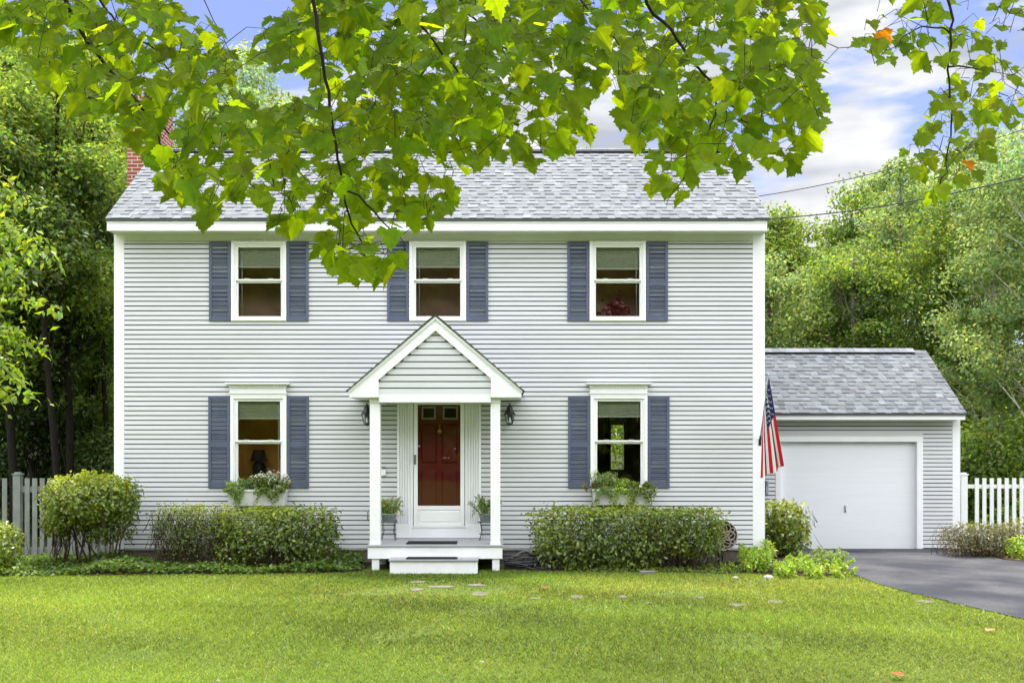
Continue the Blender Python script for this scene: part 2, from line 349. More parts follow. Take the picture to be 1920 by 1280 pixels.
M['petal_w'] = leafmat('white_petal', (0.75, 0.76, 0.66), 0.3, (0.7, 0.72, 0.6), 0.03)
M['petal_o'] = leafmat('coral_petal', (0.65, 0.17, 0.07), 0.3, (0.8, 0.25, 0.1), 0.03)
M['blade'] = leafmat('grass_blade', (0.15, 0.225, 0.020), 0.40, (0.28, 0.375, 0.018), 0.02, 0.45)
M['blade_dry'] = M['blade']

# ---------------------------------------------------------------- ground, drive, beds
def gz(x, y): # the ground falls a little towards the garage and the woods
    return -0.08 * min(max(y / 3.0, 0), 1) - 0.0 * x
def sheet(name, poly_or_grid, mat, dz, kind='structure'):
    mb = MB(); mb.face([(x, y, gz(x, y) + dz) for x, y in poly_or_grid]); o = mb.build(name, mat); return tag(o, kind=kind)
mb = MB()
xs = [-300, -60, -30, -16, -8, 0, 8, 16, 30, 60, 300]; ys = [-60, -30, -20, -14, -10, -6, -2, 0, 1, 2, 3, 6, 12, 25, 60, 300]
for i in range(len(xs) - 1):
    for j in range(len(ys) - 1):
        q = [(xs[i], ys[j]), (xs[i + 1], ys[j]), (xs[i + 1], ys[j + 1]), (xs[i], ys[j + 1])]
        mb.face([(x, y, gz(x, y)) for x, y in q], 0 if ys[j] < 3 else 1)
tag(mb.build('ground', [M['lawn'], M['forest']]), kind='structure')

drive_L = [(5.35, 3.0), (5.45, 1.8), (5.6, 0.6), (5.62, -0.5), (5.46, -1.8), (5.42, -2.6), (5.52, -3.4), (5.72, -4.4), (6.0, -5.7), (6.6, -8), (7.6, -12), (9, -18), (10, -24)]
_r = random.Random(3)
_fine = []
for (xa_, ya_), (xb_, yb_) in zip(drive_L[:-1], drive_L[1:]):
    for k_ in range(8): _fine.append((xa_ + (xb_ - xa_) * k_ / 8 + _r.gauss(0, .018), ya_ + (yb_ - ya_) * k_ / 8))
_fine.append(drive_L[-1]); drive_L = _fine
drive_R = [(8.6, 3.0), (8.75, 2.0), (8.9, 1.2), (8.75, 0.4), (9.0, -0.1), (9.6, -0.6), (10.6, -1.2), (11.6, -2.0), (12.2, -4), (12.6, -7), (13.2, -12), (14, -18), (15, -24)]
_fine = []
for (xa_, ya_), (xb_, yb_) in zip(drive_R[:-1], drive_R[1:]):
    for k_ in range(8): _fine.append((xa_ + (xb_ - xa_) * k_ / 8, ya_ + (yb_ - ya_) * k_ / 8))
_fine.append(drive_R[-1]); drive_R = _fine
mb = MB()
for i in range(len(drive_L) - 1):
    a, b, c, d = drive_L[i], drive_L[i + 1], drive_R[i + 1], drive_R[i]
    mb.face([(p[0], p[1], gz(*p) + 0.02) for p in (a, b, c, d)])
    mb.face([(a[0], a[1], gz(*a) - 0.05), (b[0], b[1], gz(*b) - 0.05), (b[0], b[1], gz(*b) + 0.02), (a[0], a[1], gz(*a) + 0.02)])
tag(mb.build('driveway', M['asphalt']), kind='structure')
bedL = [(-12, 3.2), (-12, -1.4), (-9.5, -2.0), (-8.0, -1.9), (-6.5, -1.75), (-5.0, -1.6), (-3.5, -1.55), (-2.6, -1.5), (-2.2, -1.35), (-2.2, 0.05), (-6.5, 0.05), (-6.6, 3.2)]
bedR = [(0.05, 0.05), (0.05, -1.1), (0.6, -1.25), (1.5, -1.35), (2.8, -1.45), (3.8, -1.6), (4.6, -1.9), (5.4, -1.75), (5.58, -0.5), (5.56, 0.6), (5.3, 2.9), (4.5, 2.9), (4.5, 0.05)]
bedG = [(9.15, 3.0), (8.62, 3.0), (8.78, 2.0), (8.93, 1.2), (8.78, 0.4), (9.03, -0.1), (9.63, -0.6), (10.63, -1.2), (12, -1.8), (14, -1.8), (14, 3.0)]
for k, pl in enumerate((bedL, bedR, bedG)):
    mb = MB(); top = [(x, y, gz(x, y) + 0.012 + (0.012 if k == 2 else 0)) for x, y in pl]
    mb.face(top if k else top); o = mb.build('garden_bed', M['mulch']); tag(o, kind='structure')

def inpoly(px, py, poly):
    px = np.asarray(px); py = np.asarray(py); ins = np.zeros(px.shape, bool); n = len(poly); j = n - 1
    for i in range(n):
        xi, yi = poly[i]; xj, yj = poly[j]
        c = ((yi > py) != (yj > py)) & (px < (xj - xi) * (py - yi) / ((yj - yi) if yj != yi else 1e-9) + xi)
        ins ^= c; j = i
    return ins
def vnoise(x, y, seed, s):          # smooth pseudo-noise by summed sines, about -1..1
    rg = np.random.default_rng(seed); v = np.zeros_like(x)
    for k in range(7):
        a = rg.uniform(0, 6.28); f = s * rg.uniform(0.6, 1.9); ph = rg.uniform(0, 6.28)
        v += np.sin((x * math.cos(a) + y * math.sin(a)) * f + ph + 0.7 * np.sin((x * math.sin(a) - y * math.cos(a)) * f * 0.7 + ph))
    return v / 4.0

# grass: hundreds of thousands of blades over the part of the lawn in front of the house
def grass():
    rg = np.random.default_rng(5)
    n = 1150000
    d = 7.9 + (rg.random(n) ** 1.0) * 9.6
    x = (rg.random(n) - 0.5) * 2 * (0.66 * d + 0.5)
    y = d - D0
    keep = rg.random(n) < np.clip((0.66 * d + 0.5) / 11.9, 0, 1) * np.clip(1.25 - (d - 8) * 0.035, 0.6, 1)
    lawn = ~(inpoly(x, y, drive_L + drive_R[::-1]) | inpoly(x, y, bedL) | inpoly(x, y, bedR) | inpoly(x, y, bedG))
    house = (x > -6.6) & (x < 4.5) & (y > -0.1)
    porch = (x > -1.8) & (x < -0.33) & (y > -1.56)
    porch |= (x > -2.2) & (x < 0.06) & (y > -1.1)
    # worn, thinner strip along the stepping stones
    worn = np.exp(-((y + 3.4 - 0.12 * x) / 0.8) ** 2) * ((x > -2.6) & (x < 5.4))
    thin = ((vnoise(x, y, 77, 3.2) > 0.05) & (rg.random(n) < 0.8 * worn)) | ((vnoise(x, y, 78, 2.1) > 0.62) & (rg.random(n) < 0.5))
    keep &= lawn & ~house & ~porch & ~thin
    x, y, d = x[keep], y[keep], d[keep]; n = len(x)
    h = rg.uniform(0.014, 0.036, n) * (1 + 0.25 * vnoise(x, y, 3, 1.3)) ; h *= 1 + .35 * vnoise(x, y, 16, 40.0); h = np.clip(h, 0.012, 0.085)
    edge = rg.random(n) < 0.012; h[edge] *= 1.6
    wdt = rg.uniform(0.0022, 0.0055, n) * (d / 11.0)
    az = rg.uniform(0, 6.283, n); lean = rg.uniform(0.3, 1.7, n) * h
    z = -0.08 * np.clip(y / 3.0, 0, 1)
    base = np.stack([x, y, z], 1)
    side = np.stack([np.cos(az), np.sin(az), np.zeros(n)], 1)
    la = az + rg.uniform(-1.4, 1.4, n) + 1.57
    ld = np.stack([np.cos(la) * lean, np.sin(la) * lean, h], 1)
    V = np.zeros((n, 3, 3))
    V[:, 0] = base - side * wdt[:, None]; V[:, 1] = base + side * wdt[:, None]; V[:, 2] = base + ld
    p = vnoise(x, y, 11, 0.9) * 0.5 + vnoise(x, y, 12, 3.1) * 0.35 + vnoise(x, y, 13, 0.35) * 0.35
    fine = vnoise(x, y, 14, 34.0) * .5 + vnoise(x, y, 15, 75.0) * .5
    mow = np.sin((x * 0.55 + y * 0.83) * 3.3 + 0.6 * vnoise(x, y, 41, .5)) * 0.10
    br = np.clip(1.0 + 0.42 * p + mow + 0.50 * fine + rg.normal(0, 0.36, n), 0.25, 2.6)
    yel = np.clip(0.5 + 0.5 * vnoise(x, y, 21, 0.7) + rg.normal(0, 0.35, n), 0, 1.3)
    col = np.stack([br * (0.82 + 0.42 * yel), br * (0.95 + 0.12 * yel), br * (0.9 + 0.8 * yel)], 1)
    dry = rg.random(n) < (0.05 + 0.16 * np.clip(vnoise(x, y, 31, 1.7), 0, 1) + 0.28 * worn[keep])
    col[dry] = np.array([1.9, 1.25, 3.0]) * br[dry, None]
    o = npmesh('grass', V, 3, M['blade'], None, col)
    tag(o, 'short bright green mown grass covering the front lawn', 'grass', kind='stuff')
grass()

# ---------------------------------------------------------------- leaf clouds
def leafcloud(P, size, rg, up=0.5, out=None, aspect=0.55, col=None, droop=0.0, fold=0.18):
    """diamond-shaped folded leaves: (N*2) triangles... returned as quads (N,4,3)"""
    n = len(P)
    nm = rg.normal(0, 1, (n, 3)); nm[:, 2] += up * 2
    if out is not None: nm += out * 1.2
    nm /= np.linalg.norm(nm, axis=1)[:, None]
    t = rg.normal(0, 1, (n, 3)); t[:, 2] -= droop * 2
    t -= nm * (t * nm).sum(1)[:, None]; t /= np.linalg.norm(t, axis=1)[:, None] + 1e-9
    b = np.cross(nm, t)
    s = size * rg.uniform(0.65, 1.3, n)
    s = s[:, None]
    V = np.zeros((n, 4, 3))
    V[:, 0] = P; V[:, 2] = P + t * s
    V[:, 1] = P + t * s * 0.45 + b * s * aspect * 0.5 + nm * s * fold
    V[:, 3] = P + t * s * 0.45 - b * s * aspect * 0.5 + nm * s * fold
    return V
def leafcol(n, rg, var=0.25, yel=0.2, P=None, seed=0):
    br = np.clip(1 + rg.normal(0, var, n), 0.35, 2.2)
    y = np.clip(rg.normal(0, yel, n), -0.4, 0.8)
    if P is not None:
        q = vnoise(P[:, 0] + P[:, 2] * 0.6, P[:, 2] * 1.3 - P[:, 1] * 0.5, seed, 1.6); br *= (1 + 0.16 * q); y += 0.12 * q
    return np.stack([br * (1 + y), br * (1 + y * 0.3), br * (1 - y * 0.4)], 1)

def tree(name, label, cat, x, y, h, r, base, n, ls=0.13, mat='lf_wood', bark='bark', seed=1, nclump=46, cr=0.75, tr=0.14, group=None, up=0.35, rz=None, var=0.28, lean=0.0, flat=0.6, lower=0.0):
    rg = np.random.default_rng(seed); rnd = random.Random(seed)
    t = thing(name, label, cat, (x, y, gz(x, y)), group)
    g0 = gz(x, y)
    zc = (h + base) / 2; rz = (h - base) / 2
    cc = []
    while len(cc) < nclump:
        u = rg.normal(0, 1, 3); u /= np.linalg.norm(u); rr = rg.random() ** 0.42
        px, py, pz = u[0] * r * rr, u[1] * r * rr, u[2] * rz * rr
        tz = (pz + rz) / (2 * rz)
        taper = 1.0 - 0.55 * max(0, tz - 0.45) / 0.55
        cc.append((x + px * taper + lean * (pz + rz), y + py * taper, g0 + zc + pz))
    cc = np.array(cc)
    # trunk
    mb = MB(); pts = []; rad = []
    K = 9
    for i in range(K):
        f = i / (K - 1); pts.append((x + lean * f * h * 0.8 + 0.12 * math.sin(f * 5 + seed), y + 0.12 * math.cos(f * 4 + seed), g0 - 0.1 + f * (h * 0.93))); rad.append(tr * (1.15 - f) ** 0.8 + 0.01)
    rad[0] *= 1.35
    mb.tube(pts, rad, 9)
    mb.build('trunk', M[bark], t)
    mb = MB()
    for c in cc:
        f = min(max((c[2] - g0 - rnd.uniform(0.6, 2.0)) / (h * 0.93), 0.12), 0.93)
        i = f * (K - 1); i0 = min(int(i), K - 2); q = i - i0
        s = Vector(pts[i0]).lerp(Vector(pts[i0 + 1]), q); e = Vector(c)
        m1 = s.lerp(e, 0.5) + Vector((rnd.uniform(-.15, .15), rnd.uniform(-.15, .15), rnd.uniform(-.1, .3)))
        r0 = max(0.012, tr * 0.32 * (1.1 - f)); mb.tube([s, m1, e], [r0, r0 * .6, 0.006], 5, cap=False)
        for _ in range(2):
            e2 = m1.lerp(e, rnd.random()) + Vector((rnd.uniform(-1, 1), rnd.uniform(-1, 1), rnd.uniform(-.6, .8))) * cr * 0.8
            mb.tube([m1, e2], [r0 * .4, 0.004], 4, cap=False)
    mb.build('branches', M[bark], t)
    # leaves
    wts = rg.uniform(0.4, 1.6, nclump); wts /= wts.sum()
    idx = rg.choice(nclump, n, p=wts)
    cs = cr * rg.uniform(0.55, 1.35, nclump)
    off = rg.normal(0, 1, (n, 3)); off /= np.linalg.norm(off, axis=1)[:, None]
    rr = rg.random(n) ** 0.5
    off *= rr[:, None]
    P = cc[idx] + off * cs[idx][:, None] * np.array([1.15, 1.15, flat])
    V = leafcloud(P, ls, rg, up=up, out=off * 0.8, droop=0.25)
    clv = np.clip(rg.normal(1, 0.14, nclump), 0.65, 1.4)
    col = leafcol(n, rg, var, 0.22, P, seed) * clv[idx][:, None]
    npmesh('crown', V, 4, M[mat], t, col)
    return t
def SX(px, y): return (px - CX) * (y + D0) / F     # x of a bearing at depth y
def SZ(py, y): return H0 + (CY - py) * (y + D0) / F

# ---------------------------------------------------------------- lap siding
COURSE = 0.0809
def lap_strips(mb, segs, zb, zt, y, course=COURSE, depth=0.036, slot=0.0172, axis='x', parts=None):
    """segs(z0,z1) -> list of (a,b) intervals; board faces, with a black strip behind each slot painting the lap shadow"""
    z = zb; k = 0; jr = random.Random(int(zb * 1000) + 17)
    while z < zt - 0.01:
        z1 = min(z + course, zt)
        pcs = []
        for a, b in segs(z, z1):
            q = a; nxt = q + jr.uniform(0.6, 3.6)
            while nxt < b - 0.3: pcs.append((q, nxt)); q = nxt; nxt = q + jr.uniform(2.2, 3.7)
            pcs.append((q, b))
        dbase = depth
        for a, b in pcs:
            depth = dbase + jr.choice((0.0, 0.0014, 0.0022)); 
            zs = z1 - slot if z1 - z > slot * 2 else z1
            def pt(u, off, zz): return (u, y - off, zz) if axis == 'x' else ((y - off) if axis == 'y+' else (y + off), u, zz)
            o1, o2 = depth, depth - 0.008
            prof = [(o1 - 0.012, z), (o1, z), (o1, z + 0.003), (o2, zs), (o2 - 0.004, zs + 0.001)]
            for (p0, q0), (p1, q1) in zip(prof[:-1], prof[1:]):
                mb.face([pt(a, p0, q0), pt(b, p0, q0), pt(b, p1, q1), pt(a, p1, q1)])
            # end caps
            for u in (a, b):
                mb.face([pt(u, 0, z), pt(u, o1, z), pt(u, o1, z + .003), pt(u, o2, zs), pt(u, 0, zs + .002)])
            mb.face([pt(a, 0.0, z), pt(b, 0.0, z), pt(b, 0.0, z1), pt(a, 0.0, z1)], 1)  # black strip seen through the slot, shade put in as colour
        depth = dbase
        for (hx0, hx1, hz0, hz1) in (parts or ()):       # cut boards butt against the openings
            for za, zb__ in ((hz1, z1), (z, hz0)):
                if z < zb__ <= z1 + 1e-6 and z <= za < z1 and zb__ - za > 0.004:
                    mb.face([pt(hx0, depth - .004, za), pt(hx1, depth - .004, za), pt(hx1, depth - .004, zb__), pt(hx0, depth - .004, zb__)])
        z = z1; k += 1
def cut(a, b, holes, z0, z1):
    iv = [(a, b)]
    for (hx0, hx1, hz0, hz1) in holes:
        if z0 < hz1 - 0.002 and z1 > hz0 + 0.002:
            nv = []
            for p, q in iv:
                if hx1 <= p or hx0 >= q: nv.append((p, q)); continue
                if hx0 > p: nv.append((p, hx0))
                if hx1 < q: nv.append((hx1, q))
            iv = nv
    return [(p, q) for p, q in iv if q - p > 0.005]
def WX(px): return (px - CX) / 110.0
def WZ(py): return H0 + (CY - py) / 110.0

# ---------------------------------------------------------------- house
HX0, HX1, HD = -6.57, 4.46, 6.1
house = thing('house', 'two storey pale grey clapboard house with slate blue shutters and a gabled front porch', 'house', (-1.0, 0, 0))
ZB, ZT = 0.25, 5.48
wins = []   # (glass rect etc.) each: name, outer x0,x1,z0,z1, glass x0,x1,zt, rail z, zb
for gx0, gx1 in ((447, 527), (780, 863), (1117, 1199)):
    wins.append(dict(x0=WX(gx0 - 12), x1=WX(gx1 + 11), z0=WZ(602), z1=WZ(453), g0=WX(gx0), g1=WX(gx1), gt=WZ(464.5), r1=WZ(524.5), r0=WZ(530), gb=WZ(593), low=False))
for gx0, gx1 in ((446.6, 526.5), (1119.5, 1201)):
    wins.append(dict(x0=WX(gx0 - 13), x1=WX(gx1 + 12), z0=WZ(922), z1=WZ(741.5), g0=WX(gx0), g1=WX(gx1), gt=WZ(752), r1=WZ(825.5), r0=WZ(831), gb=WZ(908), low=True))
holes = [(w_['g0'] - 0.04, w_['g1'] + 0.04, w_['gb'] - 0.04, w_['gt'] + 0.04) for w_ in wins]
holes.append((-1.56, -0.56, 0.2, 2.80))      # door
mb = MB()
XL, XR = HX0 + 0.15, HX1 - 0.18
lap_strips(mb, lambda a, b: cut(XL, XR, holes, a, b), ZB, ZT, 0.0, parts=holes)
mb.box(XL, XR, -0.012, 0.0, ZT, 5.62)
# side and back walls with the same boards
BZ = 4.55
def side_seg(z0, z1):
    if z1 < BZ: return [(0.0, HD)]
    yf = 0.0 if z1 < 5.6 else (z1 - 5.6) / 0.732 * 1.0
    yb = 2.1 + (7.5 - z1) / 0.732
    return [(yf, min(HD, yb))] if yb - yf > 0.05 else []
lap_strips(mb, side_seg, ZB, 7.45, HX1, axis='y+')
for i in range(0): pass
mbL = mb
def lap_side_left():
    z = ZB
    while z < 7.4:
        z1 = z + COURSE
        for a, b in side_seg(z, z1):
            mbL.face([(HX0 - .024, a, z), (HX0 - .024, b, z), (HX0 - .016, b, z1 - .014), (HX0 - .016, a, z1 - .014)])
            mbL.face([(HX0, a, z), (HX0, b, z), (HX0 - .024, b, z), (HX0 - .024, a, z)])
            mbL.face([(HX0 - .016, a, z1 - .014), (HX0 - .016, b, z1 - .014), (HX0, b, z1 - .012), (HX0, a, z1 - .012)])
            mbL.face([(HX0, a, z1 - .012), (HX0, b, z1 - .012), (HX0, b, z1), (HX0, a, z1)])
        z = z1
lap_side_left()
BWIN = (SX(1145, HD), SX(1169, HD), SZ(879, HD), SZ(797, HD))       # the window in the back wall that shows through
zc_ = ZB
while zc_ < BZ:
    for a, b in cut(HX0, HX1, [BWIN], zc_, zc_ + COURSE): mb.face([(b, HD, zc_), (a, HD, zc_), (a, HD, zc_ + COURSE), (b, HD, zc_ + COURSE)])
    zc_ += COURSE
mb.build('wall', [M['siding'], M['lap_shade']], house)
mb = MB(); mb.box(HX0 + 0.03, HX1 - 0.03, 0.02, HD - 0.02, -0.25, ZB + 0.01); mb.build('foundation', M['concrete'], house)
for x0, x1 in ((HX0 - 0.02, XL), (XR, HX1 + 0.02)):
    mb = MB(); mb.box(x0, x1, -0.032, 0.0, ZB - 0.02, 5.6, bev=0.004)
    xx = x0 if x0 < 0 else x1 - 0.02
    mb.box(xx - (0.012 if x0 < 0 else -0.012), xx + 0.02 + (-0.012 if x0 < 0 else 0.012), 0.001, 0.14, ZB - 0.02, 5.6)
    mb.build('corner_board', M['trim'], house)
# starter strip
mb = MB(); mb.box(XL, XR, -0.018, 0.0, ZB - 0.03, ZB - 0.001); mb.build('skirt_trim', M['trim'], house)
# frieze with small teeth, soffit, fascia
mb = MB(); mb.box(XL, XR, -0.03, -0.012, 5.47, 5.585)
mb.build('frieze', M['soffit'], house)
mb = MB(); xq = XL + 0.02
while xq < XR - 0.04:
    mb.box(xq, xq + 0.03, -0.05, -0.03, 5.475, 5.52); xq += 0.0605
mb.build('dentil_trim', M['soffit'], house)
EY = -0.40
mb = MB(); mb.box(HX0 - 0.01, HX1, EY + 0.03, -0.032, 5.585, 5.60)
xq = HX0
while xq < HX1 - 0.3:
    mb.box(xq, xq + 0.008, EY + 0.035, -0.034, 5.581, 5.585); xq += 0.10
mb.build('soffit', M['soffit'], house)
mb = MB(); mb.box(HX0 - 0.005, HX1 - 0.03, EY, EY + 0.028, 5.572, 5.725, bev=0.004); mb.box(HX0 - 0.005, HX1 - 0.03, EY - 0.012, EY - 0.001, 5.70, 5.727)
mb.build('fascia', M['trim'], house)

def shingle_roof(mb, x0, x1, ye, ze, yr, zr, seed, expo=0.143, base=(0.178, 0.188, 0.205), contrast=0.09, skewdir=0):
    """front slope built of staggered laminated tabs, each with its own granule colour"""
    rnd = random.Random(seed)
    dy, dz = yr - ye, zr - ze; Ls = math.hypot(dy, dz); uy, uz = dy / Ls, dz / Ls; ny, nz = -uz, uy
    if ny > 0 and yr > ye: ny, nz = -ny, -nz
    nr = int(round(Ls / expo)); ex = Ls / nr
    for i in range(nr):
        s0, s1 = i * ex - (0.01 if i == 0 else 0), (i + 1) * ex
        x = x0 - rnd.uniform(0, 0.2)
        raised = rnd.random() < .5
        while x < x1:
            wd = rnd.uniform(0.08, 0.19); a, b = max(x, x0), min(x + wd, x1)
            if b - a > 0.01:
                t0 = 0.016 if raised else 0.006
                v = rnd.gauss(0, 1); k = 1 + contrast * max(-1.6, min(2.0, v)); 
                if rnd.random() < .13: k *= 1.15
                if rnd.random() < .12: k *= 0.88
                hue = rnd.uniform(-.02, .02)
                c = (base[0] * k * (1 + hue), base[1] * k, base[2] * k * (1 - hue))
                def P(xx, s, n_): return (xx, ye + uy * s + ny * n_, ze + uz * s + nz * n_)
                mb.face([P(a, s0, t0), P(b, s0, t0), P(b, s1 + 0.002, t0 * 0.25), P(a, s1 + 0.002, t0 * 0.25)], 0, c)
                mb.face([P(a, s0, -0.004), P(b, s0, -0.004), P(b, s0, t0), P(a, s0, t0)], 0, (0.12, 0.12, 0.135))
                mb.face([P(a, s0, -0.004), P(a, s0, t0), P(a, s1, 0)], 0, c); mb.face([P(b, s0, t0), P(b, s0, -0.004), P(b, s1, 0)], 0, c)
            x += wd
            raised = not raised if rnd.random() < .8 else raised
    return
RY, RZ = 2.1, 7.60
mb = MB()
RX0, RX1 = HX0 - 0.02, HX1 + 0.0
shingle_roof(mb, RX0, RX1, EY - 0.03, 5.775, RY, RZ, 11)
dk = (0.12, 0.12, 0.13)
# deck of the roof (thickness), back slope, eave edge
mb.face([(RX0, EY - 0.03, 5.768), (RX1, EY - 0.03, 5.768), (RX1, RY, RZ - 0.008), (RX0, RY, RZ - 0.008)], 0, dk)
mb.face([(RX0, EY - 0.03, 5.730), (RX0, RY, RZ - 0.05), (RX1, RY, RZ - 0.05), (RX1, EY - 0.03, 5.730)], 0, dk)
mb.face([(RX0, EY - 0.03, 5.730), (RX1, EY - 0.03, 5.730), (RX1, EY - 0.03, 5.768), (RX0, EY - 0.03, 5.768)], 0, (0.10, 0.11, 0.10))
for xx in (RX0, RX1): mb.face([(xx, EY - 0.03, 5.730), (xx, RY, RZ - 0.05), (xx, RY, RZ), (xx, EY - 0.03, 5.770)], 0, (0.5, 0.5, 0.5))
BY = HD + 0.3; bz = RZ - (BY - RY) * 0.732
mb.face([(RX0, RY, RZ), (RX1, RY, RZ), (RX1, BY, bz), (RX0, BY, bz)], 0, (0.3, 0.3, 0.33))
mb.face([(RX0, RY, RZ - .05), (RX0, BY, bz - .05), (RX1, BY, bz - .05), (RX1, RY, RZ - .05)], 0, dk)
roof = mb.build('roof', M['shingle'], house)
mb = MB()
def ridge(mb, x0, x1, y, z, w_=0.15, p=0.6, lift=0.03, seg=0.16, seed=1):
    rnd = random.Random(seed); x = x0
    while x < x1:
        x2 = min(x + seg, x1); k = rnd.uniform(.8, 1.2); c = (0.19 * k, .20 * k, .225 * k); j = rnd.uniform(0, .006)
        mb.face([(x, y - w_, z - w_ * p + lift + j), (x2, y - w_, z - w_ * p + lift), (x2, y, z + lift), (x, y, z + lift + j)], 0, c)
        mb.face([(x, y, z + lift + j), (x2, y, z + lift), (x2, y + w_, z - w_ * p + lift), (x, y + w_, z - w_ * p + lift + j)], 0, c)
        mb.face([(x, y - w_, z - w_ * p + lift - .008), (x2, y - w_, z - w_ * p + lift - .008), (x2, y - w_, z - w_ * p + lift), (x, y - w_, z - w_ * p + lift + j)], 0, (.1, .1, .1))
        x = x2
ridge(mb, RX0 + .3, RX1 - .3, RY, RZ + .01, lift=0.03, seed=3); mb.build('ridge_cap', M['shingle'], roof)
mb = MB(); mb.box(RX0 + .31, RX1 - .31, RY - 0.135, RY + 0.135, RZ - 0.09, RZ - 0.02); mb.build('ridge_vent', M['shadowgap'], roof)
# chimney
cxa, cxb = -7.03, -6.42
ch = MB(); ch.box(cxa, -6.60, 1.75, 2.75, -0.1, 5.0); ch.box(cxa, cxb, 1.85, 2.65, 5.0, 8.42); ch.box(cxa - .04, cxb + .04, 1.81, 2.69, 8.42, 8.56)
chim = ch.build('chimney', M['brick'], house)
ch = MB(); ch.lathe([(0.12, 8.56), (0.12, 8.85), (0.10, 8.85), (0.10, 8.56)], (cxa + cxb) / 2, 2.2, 12); ch.build('flue', M['concrete'], chim)

# ---- windows
def louvre_shutter(x0, x1, z0, z1, parent):
    y1, y0 = -0.026, -0.062
    mb = MB(); st = 0.045; zm = z0 + (z1 - z0) * 0.47
    rails = [(z0, z0 + 0.085), (zm - 0.035, zm + 0.035), (z1 - 0.055, z1)]
    mb.box(x0, x0 + st, y0, y1, z0, z1, bev=.004); mb.box(x1 - st, x1, y0, y1, z0, z1, bev=.004)
    for a, b in rails: mb.box(x0 + st, x1 - st, y0 + .002, y1, a, b, bev=.003)
    for a, b in ((rails[0][1], rails[1][0]), (rails[1][1], rails[2][0])):
        n = int(round((b - a) / 0.036)); st_ = (b - a) / n
        for i in range(n):
            zz = a + i * st_
            mb.raw([(x0 + st, y0 + .008, zz + .004), (x1 - st, y0 + .008, zz + .004), (x1 - st, y0 + .008, zz + .011), (x0 + st, y0 + .008, zz + .011),
                    (x0 + st, y1 - .004, zz + st_ * .92), (x1 - st, y1 - .004, zz + st_ * .92)], [(0, 1, 2, 3), (3, 2, 5, 4), (0, 4, 5, 1)])
        mb.face([(x0 + st, y1 - .003, a), (x1 - st, y1 - .003, a), (x1 - st, y1 - .003, b), (x0 + st, y1 - .003, b)])
    mb.build('shutter', M['shutter'], parent)
def ring(mb, x0, x1, z0, z1, t, y0, y1, bev=0.0, tb=None):
    tb = t if tb is None else tb
    mb.box(x0, x0 + t, y0, y1, z0, z1, bev=bev); mb.box(x1 - t, x1, y0, y1, z0, z1, bev=bev)
    mb.box(x0 + t, x1 - t, y0 + .001, y1, z1 - t, z1 - .0, bev=bev); mb.box(x0 + t, x1 - t, y0 + .001, y1, z0 + .0, z0 + tb, bev=bev)
